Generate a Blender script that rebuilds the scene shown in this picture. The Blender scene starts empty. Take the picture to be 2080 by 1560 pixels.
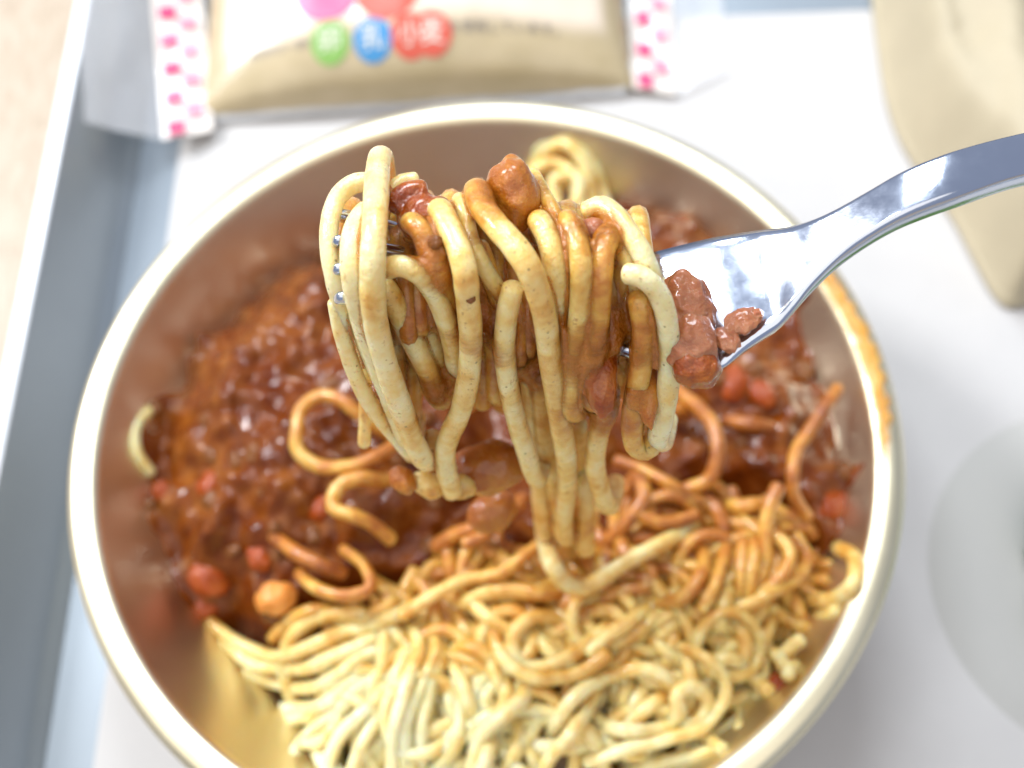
import bpy, bmesh, math, random
import numpy as np
from mathutils import Vector, Matrix

S = bpy.context.scene
COL = S.collection
rng = random.Random(7)

# ------------------------------------------------------------------ camera
F_PX, W_PX, H_PX = 2511.0, 2080.0, 1560.0
PITCH, ROLL = math.radians(63.602), math.radians(-5.682)
CAM = np.array([0.00674, -0.09821, 0.266])
_f = np.array([0, math.cos(PITCH), -math.sin(PITCH)])
_r = np.array([1.0, 0, 0]); _u = np.cross(_r, _f)
RT = math.cos(ROLL) * _r + math.sin(ROLL) * _u
UP = -math.sin(ROLL) * _r + math.cos(ROLL) * _u
FW = _f
cam = bpy.data.cameras.new('camera'); camo = bpy.data.objects.new('camera', cam); COL.objects.link(camo)
camo.matrix_world = Matrix(((RT[0], UP[0], -FW[0], CAM[0]), (RT[1], UP[1], -FW[1], CAM[1]), (RT[2], UP[2], -FW[2], CAM[2]), (0, 0, 0, 1)))
cam.sensor_width = 36.0; cam.lens = 36.0 * F_PX / W_PX
cam.clip_start = 0.005; cam.clip_end = 20
cam.dof.use_dof = True; cam.dof.focus_distance = 0.156; cam.dof.aperture_fstop = cam.lens / 3.2
S.camera = camo

# ------------------------------------------------------------------ world, lamps, exposure
w = bpy.data.worlds.new('World'); S.world = w; w.use_nodes = True
bg = w.node_tree.nodes['Background']; bg.inputs[0].default_value = (0.68, 0.77, 1.0, 1); bg.inputs[1].default_value = 0.30
S.view_settings.view_transform = 'Standard'; S.view_settings.look = 'None'; S.view_settings.exposure = 0.70; S.view_settings.gamma = 1

def lamp(name, loc, aim, sx, sy, power, color):
    l = bpy.data.lights.new(name, 'AREA'); l.shape = 'RECTANGLE'; l.size = sx; l.size_y = sy; l.energy = power; l.color = color
    o = bpy.data.objects.new(name, l); COL.objects.link(o); o.location = loc
    o.rotation_euler = (Vector(aim) - Vector(loc)).to_track_quat('-Z', 'Y').to_euler()
lamp('fork_glint_panel', (-0.235, 0.25, 0.80), (0.03, 0, 0.08), 0.06, 0.20, 1.1, (0.84, 0.92, 1.0))  # extra unseen panel, added only for the glint on the fork head
lamp('fork_glint_panel', (0.07, 0.56, 0.80), (0.03, 0, 0.08), 0.26, 0.28, 3.2, (0.84, 0.92, 1.0))
lamp('window_light', (-0.62, 0.42, 0.66), (0, 0, 0.04), 0.20, 0.20, 5.2, (0.93, 0.96, 1.0))
lamp('ceiling_light', (-0.15, -0.28, 0.85), (0, 0, 0.05), 1.5, 0.95, 3.1, (1.0, 0.92, 0.79))

# ------------------------------------------------------------------ projection helpers (pixel of the 2080x1560 photograph -> point of the place)
def ray(x, y):
    return FW + RT * ((x - 1040) / F_PX) - UP * ((y - 780) / F_PX)
def at_depth(x, y, z): return CAM + ray(x, y) * z
def at_h(x, y, h):
    d = ray(x, y); return CAM + d * ((h - CAM[2]) / d[2])

# ------------------------------------------------------------------ numpy noise
def vnoise(p, seed=0):
    """gradient noise, about -1..1"""
    p = np.asarray(p, float) + 17.31; i = np.floor(p).astype(np.int64); f = p - i; u = f * f * f * (f * (f * 6 - 15) + 10)
    def h(a, b, c):
        n = (a * 374761393 + b * 668265263 + c * 2147483647 + seed * 974711) & 0xFFFFFFFF
        n = ((n ^ (n >> 13)) * 1274126177) & 0xFFFFFFFF
        n = ((n ^ (n >> 16)) * 2246822519) & 0xFFFFFFFF
        return n ^ (n >> 15)
    x, y, z = i[..., 0], i[..., 1], i[..., 2]; r = 0
    for dx in (0, 1):
        for dy in (0, 1):
            for dz in (0, 1):
                k = h(x + dx, y + dy, z + dz); t = (k & 0xFFFF) / 65536.0 * 2 * math.pi; zz = ((k >> 16) & 0xFFFF) / 32768.0 - 1; q = np.sqrt(np.maximum(0, 1 - zz * zz))
                d = q * np.cos(t) * (f[..., 0] - dx) + q * np.sin(t) * (f[..., 1] - dy) + zz * (f[..., 2] - dz)
                r = r + d * (u[..., 0] if dx else 1 - u[..., 0]) * (u[..., 1] if dy else 1 - u[..., 1]) * (u[..., 2] if dz else 1 - u[..., 2])
    return r * 1.7
def fbm(p, oct=3, seed=0):
    p = np.asarray(p, float); a, s, r = 1.0, 0.0, 0
    for k in range(oct):
        r = r + a * vnoise(p * (2 ** k), seed + k); s += a; a *= 0.5
    return r / s

# ------------------------------------------------------------------ polygons
def poly_world(pts, h): return np.array([at_h(x, y, h)[:2] for x, y in pts])
def poly_sd(poly, P):
    """signed distance, positive inside"""
    P = np.asarray(P, float); a = poly; b = np.roll(poly, -1, 0)
    best = np.full(P.shape[:-1], 1e9); ins = np.zeros(P.shape[:-1], bool)
    for p, q in zip(a, b):
        e = q - p; w_ = P - p
        t = np.clip((w_ @ e) / (e @ e), 0, 1)
        best = np.minimum(best, np.hypot(w_[..., 0] - t * e[0], w_[..., 1] - t * e[1]))
        c = (p[1] > P[..., 1]) != (q[1] > P[..., 1])
        xx = (q[0] - p[0]) * (P[..., 1] - p[1]) / (q[1] - p[1] + 1e-12) + p[0]
        ins ^= c & (P[..., 0] < xx)
    return np.where(ins, best, -best)
def sstep(a, b, x):
    t = np.clip((x - a) / (b - a), 0, 1); return t * t * (3 - 2 * t)

# ------------------------------------------------------------------ object helpers
def tag(o, label=None, cat=None, group=None, kind=None):
    if label: o['label'] = label
    if cat: o['category'] = cat
    if group: o['group'] = group
    if kind: o['kind'] = kind
    return o
def mesh_obj(name, verts, faces, mat, parent=None, smooth=True, attrs=None):
    m = bpy.data.meshes.new(name); m.from_pydata([tuple(map(float, v)) for v in verts], [], faces)
    if smooth: m.polygons.foreach_set('use_smooth', [True] * len(m.polygons))
    for k, v in (attrs or {}).items():
        a = m.attributes.new(k, 'FLOAT', 'POINT'); a.data.foreach_set('value', np.asarray(v, dtype=np.float32))
    m.materials.append(mat); m.update()
    o = bpy.data.objects.new(name, m); COL.objects.link(o)
    if parent: o.parent = parent
    return o
def empty(name, loc=(0, 0, 0)):
    o = bpy.data.objects.new(name, None); COL.objects.link(o); o.empty_display_size = 0.01; o.location = loc; return o
def grid_faces(nu, nv, closed_u=False):
    fs = []
    for j in range(nv - 1):
        for i in range(nu if closed_u else nu - 1):
            i2 = (i + 1) % nu
            fs.append((j * nu + i, j * nu + i2, (j + 1) * nu + i2, (j + 1) * nu + i))
    return fs
def lathe(prof, n=160, center=(0, 0, 0)):
    v = []
    for r, z in prof:
        for k in range(n):
            a = 2 * math.pi * k / n; v.append((center[0] + r * math.cos(a), center[1] + r * math.sin(a), center[2] + z))
    return v, grid_faces(n, len(prof), True)
def smooth_path(P, step):
    P = np.asarray(P, float)
    if len(P) < 3: P = np.array([P[0], (P[0] + P[-1]) / 2, P[-1]])
    e = np.vstack([2 * P[0] - P[1], P, 2 * P[-1] - P[-2]])
    out = []
    for i in range(1, len(e) - 2):
        p0, p1, p2, p3 = e[i - 1], e[i], e[i + 1], e[i + 2]
        d0 = np.linalg.norm(p1 - p0) ** .5 + 1e-9; d1 = np.linalg.norm(p2 - p1) ** .5 + 1e-9; d2 = np.linalg.norm(p3 - p2) ** .5 + 1e-9
        m1 = (p2 - p1) + d1 * ((p1 - p0) / d0 - (p2 - p0) / (d0 + d1))
        m2 = (p2 - p1) + d1 * ((p3 - p2) / d2 - (p3 - p1) / (d1 + d2))
        for t in np.linspace(0, 1, 12, endpoint=False):
            t2, t3 = t * t, t * t * t
            out.append((2 * t3 - 3 * t2 + 1) * p1 + (t3 - 2 * t2 + t) * m1 + (-2 * t3 + 3 * t2) * p2 + (t3 - t2) * m2)
    out.append(e[-2]); out = np.array(out)
    # soften kinks, then even spacing
    for _ in range(3):
        out[1:-1] = out[1:-1] * .5 + (out[:-2] + out[2:]) * .25
    s = np.r_[0, np.cumsum(np.linalg.norm(np.diff(out, axis=0), axis=1))]
    n = max(4, int(s[-1] / step) + 1); q = np.linspace(0, s[-1], n)
    return np.stack([np.interp(q, s, out[:, k]) for k in range(3)], 1), s[-1]
def tube(P, rad, sides=12, seed=0, wob=0.05, step=0.0011, squash=0.0, capped=True):
    C, L = smooth_path(P, step); n = len(C)
    T = np.gradient(C, axis=0); T /= np.linalg.norm(T, axis=1)[:, None] + 1e-12
    N = np.zeros_like(C); a = np.array([0, 0, 1.0]) if abs(T[0][2]) < .9 else np.array([1.0, 0, 0])
    v = a - T[0] * (a @ T[0]); N[0] = v / np.linalg.norm(v)
    for i in range(1, n):
        v = N[i - 1] - T[i] * (N[i - 1] @ T[i]); N[i] = v / (np.linalg.norm(v) + 1e-12)
    B = np.cross(T, N); s = np.linspace(0, L, n)
    rr = rad * (1 + wob * vnoise(np.stack([s * 160, np.full(n, seed * 3.7), np.zeros(n)], 1), seed) + wob * .5 * vnoise(np.stack([s * 700, np.full(n, seed * 1.3), np.zeros(n)], 1), seed + 5))
    ang = np.linspace(0, 2 * math.pi, sides, endpoint=False)
    rings = []; st = []
    def ring(c, Nn, Bb, r): return c + r * (np.cos(ang)[:, None] * Nn + np.sin(ang)[:, None] * Bb * (1 - squash))
    if capped:
        for q in (.45, .8, .95): rings.append(ring(C[0] - T[0] * rr[0] * .55 * math.sqrt(1 - q * q), N[0], B[0], rr[0] * q))
    for i in range(n): rings.append(ring(C[i], N[i], B[i], rr[i]))
    if capped:
        for q in (.95, .8, .45): rings.append(ring(C[-1] + T[-1] * rr[-1] * .55 * math.sqrt(1 - q * q), N[-1], B[-1], rr[-1] * q))
    V = np.concatenate(rings); fs = grid_faces(sides, len(rings), True)
    fs.append(tuple(range(sides))[::-1]); k = (len(rings) - 1) * sides; fs.append(tuple(range(k, k + sides)))
    return V, fs
def blob(center, axes, radii, seed, amp=.25, freq=2.0, sub=4, oct=3):
    bm = bmesh.new(); bmesh.ops.create_icosphere(bm, subdivisions=sub, radius=1.0)
    d = np.array([v.co[:] for v in bm.verts]); fs = [tuple(v.index for v in f.verts) for f in bm.faces]; bm.free()
    k = 1 + amp * fbm(d * freq + seed * 7.3, oct, seed)
    V = np.asarray(center) + (d * k[:, None] * np.asarray(radii)) @ np.asarray(axes)
    return V, fs
VIEW_AXES = np.array([RT, UP, FW])

# ------------------------------------------------------------------ materials
def newmat(name):
    m = bpy.data.materials.new(name); m.use_nodes = True; nt = m.node_tree
    b = nt.nodes['Principled BSDF']; return m, nt, b
def N_(nt, t, **kw):
    n = nt.nodes.new(t)
    for k, v in kw.items():
        if k in n.inputs: n.inputs[k].default_value = v
        else: setattr(n, k, v)
    return n
def ramp(nt, fac, stops):
    r = nt.nodes.new('ShaderNodeValToRGB'); cr = r.color_ramp
    while len(cr.elements) > 1: cr.elements.remove(cr.elements[-1])
    for i, (p, c) in enumerate(stops):
        e = cr.elements[0] if i == 0 else cr.elements.new(p)
        e.position = p; e.color = (*c, 1) if len(c) == 3 else c
    nt.links.new(fac, r.inputs[0]); return r.outputs[0]
def math_(nt, op, a, b=None, c=None):
    n = nt.nodes.new('ShaderNodeMath'); n.operation = op
    for i, x in enumerate((a, b, c)):
        if x is None: continue
        if isinstance(x, (int, float)): n.inputs[i].default_value = x
        else: nt.links.new(x, n.inputs[i])
    return n.outputs[0]
def mix(nt, fac, a, b):
    n = nt.nodes.new('ShaderNodeMix'); n.data_type = 'RGBA'
    for i, x in ((0, fac), (6, a), (7, b)):
        if isinstance(x, (int, float)): n.inputs[i].default_value = x
        elif isinstance(x, tuple): n.inputs[i].default_value = (*x, 1)
        else: nt.links.new(x, n.inputs[i])
    return n.outputs[2]
def noise(nt, co, scale, detail=3, rough=.5, dist=0):
    n = N_(nt, 'ShaderNodeTexNoise', Scale=scale, Detail=detail, Roughness=rough, Distortion=dist); nt.links.new(co, n.inputs['Vector']); return n.outputs['Fac']
def bump(nt, b, h, strength, dist):
    n = N_(nt, 'ShaderNodeBump', Strength=strength, Distance=dist); nt.links.new(h, n.inputs['Height']); nt.links.new(n.outputs[0], b.inputs['Normal'])
def coord(nt): return nt.nodes.new('ShaderNodeTexCoord').outputs['Object']

def pasta_mat():
    m, nt, b = newmat('cooked_spaghetti'); co = coord(nt)
    at = nt.nodes.new('ShaderNodeAttribute'); at.attribute_name = 'stain'
    big = noise(nt, co, 130, 3, .55); mid = noise(nt, co, 520, 3, .6)
    t = math_(nt, 'ADD', at.outputs['Fac'], math_(nt, 'MULTIPLY', math_(nt, 'SUBTRACT', big, .5), .95))
    t = math_(nt, 'ADD', t, math_(nt, 'MULTIPLY', math_(nt, 'SUBTRACT', mid, .5), .28))
    c = ramp(nt, t, [(0, (.92, .83, .54)), (.20, (.88, .74, .38)), (.38, (.83, .59, .20)), (.56, (.68, .36, .06)), (.74, (.52, .19, .025)), (1, (.27, .065, .010))])
    # sauce freckles and herb specks stuck to the surface
    fr = ramp(nt, noise(nt, co, 1500, 2, .5), [(.60, (0, 0, 0)), (.70, (1, 1, 1))])
    zone = ramp(nt, noise(nt, co, 210, 2, .5), [(.42, (0, 0, 0)), (.62, (1, 1, 1))])
    c = mix(nt, math_(nt, 'MULTIPLY', math_(nt, 'MULTIPLY', fr, zone), .7), c, (.40, .20, .05))
    vo = N_(nt, 'ShaderNodeTexVoronoi', Scale=620.0); nt.links.new(co, vo.inputs['Vector'])
    sp = ramp(nt, vo.outputs['Distance'], [(.08, (1, 1, 1)), (.15, (0, 0, 0))])
    rnd = math_(nt, 'GREATER_THAN', N_sep(nt, vo.outputs['Color']), .80)
    c = mix(nt, math_(nt, 'MULTIPLY', math_(nt, 'MULTIPLY', sp, rnd), .75), c, (.20, .15, .04))
    nt.links.new(c, b.inputs['Base Color'])
    rg = math_(nt, 'ADD', .16, math_(nt, 'MULTIPLY', big, .30)); nt.links.new(rg, b.inputs['Roughness'])
    b.inputs['Subsurface Weight'].default_value = .75; b.inputs['Subsurface Radius'].default_value = (1.0, .62, .25); b.inputs['Subsurface Scale'].default_value = .0028
    b.inputs['Coat Weight'].default_value = .35; b.inputs['Coat Roughness'].default_value = .09
    bump(nt, b, math_(nt, 'ADD', mid, math_(nt, 'MULTIPLY', noise(nt, co, 1700, 3), .7)), .55, .00045)
    return m
def N_sep(nt, c):
    s = nt.nodes.new('ShaderNodeSeparateColor'); nt.links.new(c, s.inputs[0]); return s.outputs[0]
def sauce_mat(name, stops, rough=.16, sss=.25, bscale=900, bstr=.6, attr=False):
    m, nt, b = newmat(name); co = coord(nt)
    f = math_(nt, 'ADD', math_(nt, 'MULTIPLY', noise(nt, co, 230, 5, .62), .75), math_(nt, 'MULTIPLY', noise(nt, co, 60, 2), .35))
    c = ramp(nt, f, stops)
    if attr:
        at = nt.nodes.new('ShaderNodeAttribute'); at.attribute_name = 'pale'
        c = mix(nt, at.outputs['Fac'], c, (.50, .34, .11))
    nt.links.new(c, b.inputs['Base Color'])
    b.inputs['Subsurface Weight'].default_value = sss; b.inputs['Subsurface Radius'].default_value = (1.0, .3, .1); b.inputs['Subsurface Scale'].default_value = .0015
    b.inputs['Roughness'].default_value = rough; b.inputs['Coat Weight'].default_value = .12; b.inputs['Coat Roughness'].default_value = .06; b.inputs['Specular IOR Level'].default_value = .28
    bump(nt, b, math_(nt, 'ADD', noise(nt, co, bscale, 4, .6), noise(nt, co, 330, 3, .6)), bstr, .0007)
    return m
PASTA = pasta_mat()
SAUCE = sauce_mat('meat_sauce', [(.30, (.055, .007, .0006)), (.45, (.125, .023, .002)), (.58, (.185, .044, .005)), (.70, (.27, .085, .014)), (.85, (.34, .052, .003))], rough=.07, sss=.04, bscale=380, bstr=.22, attr=True)
CRUMB = sauce_mat('sauced_mince', [(.3, (.11, .030, .004)), (.5, (.19, .062, .012)), (.7, (.28, .11, .03))], .22)
TOMATO = sauce_mat('tomato_piece', [(.3, (.24, .030, .004)), (.6, (.38, .07, .008)), (.8, (.48, .13, .02))], .15, .4)
CARROT = sauce_mat('carrot_piece', [(.3, (.62, .20, .03)), (.6, (.80, .33, .07)), (.8, (.85, .45, .14))], .2, .4)
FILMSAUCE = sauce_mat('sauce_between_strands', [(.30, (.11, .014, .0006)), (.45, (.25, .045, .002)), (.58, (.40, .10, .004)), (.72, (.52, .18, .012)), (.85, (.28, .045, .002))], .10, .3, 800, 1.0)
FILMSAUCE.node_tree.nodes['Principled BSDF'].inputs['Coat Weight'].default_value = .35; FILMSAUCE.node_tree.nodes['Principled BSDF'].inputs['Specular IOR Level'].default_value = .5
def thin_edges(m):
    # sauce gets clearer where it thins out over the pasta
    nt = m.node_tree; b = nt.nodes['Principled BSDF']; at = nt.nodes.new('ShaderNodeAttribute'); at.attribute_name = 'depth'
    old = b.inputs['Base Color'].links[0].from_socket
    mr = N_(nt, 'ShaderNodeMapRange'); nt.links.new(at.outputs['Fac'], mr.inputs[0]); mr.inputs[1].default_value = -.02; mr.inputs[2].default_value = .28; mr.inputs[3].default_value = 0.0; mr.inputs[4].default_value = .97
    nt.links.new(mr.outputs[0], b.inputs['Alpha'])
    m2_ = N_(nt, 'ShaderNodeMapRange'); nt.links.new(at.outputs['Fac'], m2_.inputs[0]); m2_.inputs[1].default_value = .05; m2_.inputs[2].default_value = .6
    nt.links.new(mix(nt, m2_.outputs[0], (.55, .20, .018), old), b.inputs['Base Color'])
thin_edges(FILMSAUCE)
GLAZE = sauce_mat('amber_glaze', [(.25, (.24, .05, .004)), (.5, (.42, .12, .008)), (.7, (.56, .22, .02)), (.85, (.60, .30, .05))], .11, .5, 1100, .8)
GLAZE.node_tree.nodes['Principled BSDF'].inputs['Coat Weight'].default_value = .7
DARKGLAZE = sauce_mat('dark_glaze', [(.3, (.16, .020, .001)), (.5, (.30, .055, .003)), (.7, (.46, .13, .010)), (.85, (.56, .20, .02))], .09, .4, 700, 1.0)
DARKGLAZE.node_tree.nodes['Principled BSDF'].inputs['Coat Weight'].default_value = .7
PINKGLAZE = sauce_mat('sauce_on_steel', [(.3, (.28, .075, .028)), (.55, (.42, .15, .062)), (.8, (.54, .25, .12))], .10, .55, 800, .8)
PINKGLAZE.node_tree.nodes['Principled BSDF'].inputs['Coat Weight'].default_value = .6

def metal_mat(name, c, rough, scale=None, var=.1, bstr=.08):
    m, nt, b = newmat(name); co = coord(nt)
    b.inputs['Base Color'].default_value = (*c, 1); b.inputs['Metallic'].default_value = 1
    n1 = noise(nt, co, 260, 4, .6); nt.links.new(math_(nt, 'ADD', rough - var / 2, math_(nt, 'MULTIPLY', n1, var)), b.inputs['Roughness'])
    if bstr: bump(nt, b, noise(nt, co, 1400, 3, .6), bstr, .0002)
    return m
STEEL = metal_mat('brushed_steel', (.62, .66, .75), .17, var=.30, bstr=.05)
def brass_mat(nm, lo, hi):
    m, nt, b = newmat(nm); co = coord(nt)
    # spun rings: noise on the radius
    sx = nt.nodes.new('ShaderNodeSeparateXYZ'); nt.links.new(co, sx.inputs[0])
    r = math_(nt, 'SQRT', math_(nt, 'ADD', math_(nt, 'MULTIPLY', sx.outputs[0], sx.outputs[0]), math_(nt, 'MULTIPLY', sx.outputs[1], sx.outputs[1])))
    cb = nt.nodes.new('ShaderNodeCombineXYZ'); nt.links.new(math_(nt, 'MULTIPLY', r, 1.0), cb.inputs[0]); nt.links.new(math_(nt, 'MULTIPLY', sx.outputs[2], .5), cb.inputs[1])
    rings = noise(nt, cb.outputs[0], 2200, 2, .6)
    wear = noise(nt, co, 60, 4, .6)
    c = mix(nt, wear, lo, hi); nt.links.new(c, b.inputs['Base Color'])
    b.inputs['Metallic'].default_value = 1
    nt.links.new(math_(nt, 'ADD', .28, math_(nt, 'MULTIPLY', wear, .16)), b.inputs['Roughness'])
    bump(nt, b, rings, .12, .0002)
    return m
BRASS = brass_mat('gold_metal', (.70, .62, .43), (.80, .73, .55)); LIPM = brass_mat('lit_gold_metal', (.90, .78, .50), (.95, .86, .62))  # rim copy is paler: reflected ceiling light put into its colour
def plain(name, c, rough=.5, var=.06, scale=40, bstr=.0, bscale=400, **kw):
    m, nt, b = newmat(name); co = coord(nt)
    n = noise(nt, co, scale, 4, .6)
    lo = tuple(max(0, x * (1 - var * 2)) for x in c); hi = tuple(min(1, x * (1 + var)) for x in c)
    nt.links.new(mix(nt, n, lo, hi), b.inputs['Base Color']); b.inputs['Roughness'].default_value = rough
    if bstr: bump(nt, b, noise(nt, co, bscale, 4, .6), bstr, .0005)
    for k, v in kw.items(): b.inputs[k.replace('_', ' ')].default_value = v
    return m
TRIMM = plain('tray_edge_highlight', (.90, .91, .93), .25, .04, 30, Metallic=.1)  # near-white colour paints in the highlight along the tray rim
TRAYM = plain('satin_grey_tray', (.31, .35, .385), .30, .06, 30, Metallic=.4)
PAPER = plain('white_paper', (.58, .555, .53), .75, .03, 90, .15, 700)
POUCHM = plain('beige_paper', (.50, .42, .28), .6, .08, 50, .2, 500)
FILMW = plain('white_film', (.84, .76, .68), .3, .03, 60, Coat_Weight=.2)
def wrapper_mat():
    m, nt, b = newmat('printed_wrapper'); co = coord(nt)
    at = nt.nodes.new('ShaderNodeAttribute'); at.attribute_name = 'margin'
    crust_and_shade = mix(nt, noise(nt, co, 90, 4, .6), (.40, .31, .16), (.60, .48, .30))  # bread tint at the ends, painted shade along the lower front
    nt.links.new(mix(nt, at.outputs['Fac'], (.82, .68, .54), crust_and_shade), b.inputs['Base Color'])
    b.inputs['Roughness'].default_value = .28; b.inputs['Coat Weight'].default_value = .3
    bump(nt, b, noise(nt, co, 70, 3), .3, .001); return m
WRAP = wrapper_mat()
CREAM = plain('bread_crust', (.70, .55, .30), .5, .15, 60)
PINK = plain('pink_print', (.72, .05, .18), .35, .05)
PALEPINK = plain('pale_pink_print', (.80, .30, .40), .35, .05)
GREEN = plain('green_print', (.24, .46, .10), .35, .05)
BLUE = plain('blue_print', (.05, .26, .52), .35, .05)
RED = plain('red_print', (.66, .10, .06), .35, .05)
HOTPINK = plain('rose_print', (.78, .12, .26), .35, .05)
INK = plain('grey_ink', (.22, .19, .18), .5, .05)
LETTER = plain('cream_ink', (.88, .84, .72), .4, .03)
DISHM = plain('frosted_plastic', (.50, .485, .45), .9, .05, 30)
LEAFM = plain('lettuce_green', (.13, .26, .05), .4, .3, 120, .4, 300)
def film_mat():
    m, nt, b = newmat('clear_film'); b.inputs['Base Color'].default_value = (.95, .94, .94, 1)
    b.inputs['Roughness'].default_value = .18; b.inputs['Alpha'].default_value = .38; b.inputs['Coat Weight'].default_value = .6
    n = noise(nt, coord(nt), 120, 3); bump(nt, b, n, .4, .001); return m
FILM = film_mat()
def table_mat():
    m, nt, b = newmat('pale_wood_laminate'); co = coord(nt)
    mp = N_(nt, 'ShaderNodeMapping'); nt.links.new(co, mp.inputs[0]); mp.inputs['Scale'].default_value = (1, .25, 1); mp.inputs['Rotation'].default_value = (0, 0, .1)
    g = noise(nt, mp.outputs[0], 380, 5, .65, .3); s = noise(nt, co, 900, 3, .6)
    c = ramp(nt, math_(nt, 'ADD', math_(nt, 'MULTIPLY', g, .7), math_(nt, 'MULTIPLY', s, .3)), [(.3, (.36, .27, .185)), (.5, (.47, .375, .275)), (.7, (.56, .47, .37))])
    nt.links.new(c, b.inputs['Base Color']); b.inputs['Roughness'].default_value = .45; return m
TABLEM = table_mat()

# ------------------------------------------------------------------ setting: table top
v = [(-.9, -.6, 0), (.9, -.6, 0), (.9, .9, 0), (-.9, .9, 0), (-.9, -.6, -.03), (.9, -.6, -.03), (.9, .9, -.03), (-.9, .9, -.03)]
o = mesh_obj('table_top', v, [(0, 1, 2, 3), (7, 6, 5, 4), (0, 4, 5, 1), (1, 5, 6, 2), (2, 6, 7, 3), (3, 7, 4, 0)], TABLEM, smooth=False); tag(o, kind='structure')

# ------------------------------------------------------------------ tray (turned a little against the bowl)
TF = .004
TA = math.atan2(.0135, .1603) ; tdir = np.array([math.sin(TA), math.cos(TA)]); tnx = np.array([math.cos(TA), -math.sin(TA)])
ORG = np.array([-.0915, .033])         # a point of the inner floor edge on the left
def tray_pt(a, b, z): p = ORG + tnx * a + tdir * b; return (p[0], p[1], z)
def rrect(x0, x1, y0, y1, r, n=10):
    pts = []
    for cx, cy, a0 in ((x1 - r, y1 - r, 0), (x0 + r, y1 - r, 90), (x0 + r, y0 + r, 180), (x1 - r, y0 + r, 270)):
        for k in range(n + 1):
            a = math.radians(a0 + 90 * k / n); pts.append((cx + r * math.cos(a), cy + r * math.sin(a)))
    return pts
tray = empty('serving_tray', (0, 0, 0)); tag(tray, 'satin grey tray with sloping walls under the gold bowl', 'tray')
X0, X1, Y0, Y1 = 0, .36, -.14, .145
rings = []
for off, z in ((0, TF), (.0012, TF + .0006), (.0030, TF + .003), (.0105, .0225), (.0116, .0245), (.0128, .0252), (.0143, .0252), (.0153, .0244), (.0155, .0225)):
    rings.append([tray_pt(a, b, z) for a, b in rrect(X0 - off, X1 + off, Y0 - off, Y1 + off, .02 + off)])
n = len(rings[0])
def shell(name, rr, mat, parent, close=False, extra=None):
    V = [p for r_ in rr for p in r_]; fs = [(j * n + i, j * n + (i + 1) % n, (j + 1) * n + (i + 1) % n, (j + 1) * n + i) for j in range(len(rr) - 1) for i in range(n)]
    if close: fs.append(tuple(range(n)))
    return mesh_obj(name, V, fs, mat, parent)
shell('tray_wall', rings[2:5], TRAYM, tray)
shell('tray_rim', rings[4:], TRIMM, tray)
under = [[(p[0], p[1], .001) for p in rings[0]]]
shell('tray_floor', under + rings[0:3], TRAYM, tray, True).data.polygons[-1].use_smooth = False
fl = rings[0]; mesh_obj('tray_base', [(p[0], p[1], TF) for p in fl], [tuple(range(n))], TRAYM, tray, smooth=False)
# paper mat
MT = TF + .0005
mat_pts = [tray_pt(a, b, MT) for a, b in ((.0105, -.132), (.33, -.132), (.33, .118), (.0105, .118))]
o = mesh_obj('paper_mat', mat_pts + [(p[0], p[1], MT - .0003) for p in mat_pts], [(0, 1, 2, 3), (0, 4, 5, 1), (1, 5, 6, 2), (2, 6, 7, 3), (3, 7, 4, 0)], PAPER, smooth=False)
tag(o, 'plain white paper mat lying in the grey tray', 'paper mat')
MT2 = MT + .0003

# ------------------------------------------------------------------ bowl
RIMZ = .05
PROF_IN = [(0, .0090), (.020, .0090), (.034, .0098), (.044, .0124), (.052, .0170), (.0585, .0235), (.0640, .0310), (.0685, .0385), (.0718, .0445), (.0738, .0484)]
PROF_LIP = [(.0738, .0484), (.0743, .0493), (.0751, .0499), (.0765, .0502), (.0780, .0501), (.0791, .0497), (.0798, .0489), (.0800, .0478), (.0796, .0468), (.0786, .0464)]
PROF_OUT = [(.0786, .0464), (.0768, .0468), (.0752, .0466), (.0728, .0425), (.069, .035), (.064, .0265), (.0575, .0180), (.051, .0115), (.044, .0074), (.036, .0060), (.034, .0054), (.030, MT2 + .0004), (.0, MT2 + .0004)]
def dense(pr, k=4):
    p, _ = smooth_path([(a, 0, b) for a, b in pr], .0012); return [(max(q[0], 1e-5), q[2]) for q in p]
bowl = empty('gold_bowl', (0, 0, MT2)); tag(bowl, 'round gold metal bowl with wide rim holding spaghetti and meat sauce', 'bowl')
for nm, pr in (('basin', PROF_IN), ('rim', PROF_LIP), ('outer_wall', PROF_OUT)):
    v, fs = lathe(dense(pr) if nm != 'rim' else [(q[0], q[2]) for q in smooth_path([(a, 0, b) for a, b in pr], .0004)[0]], 192)
    v = [(a, b, c - MT2) for a, b, c in v]
    mesh_obj(nm, v, fs, LIPM if nm == 'rim' else BRASS, bowl)
_pr = np.array(PROF_IN + [(.0751, .0499), (.08, .0502)])
def bowl_z(r): return np.interp(r, _pr[:, 0], _pr[:, 1])

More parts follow.
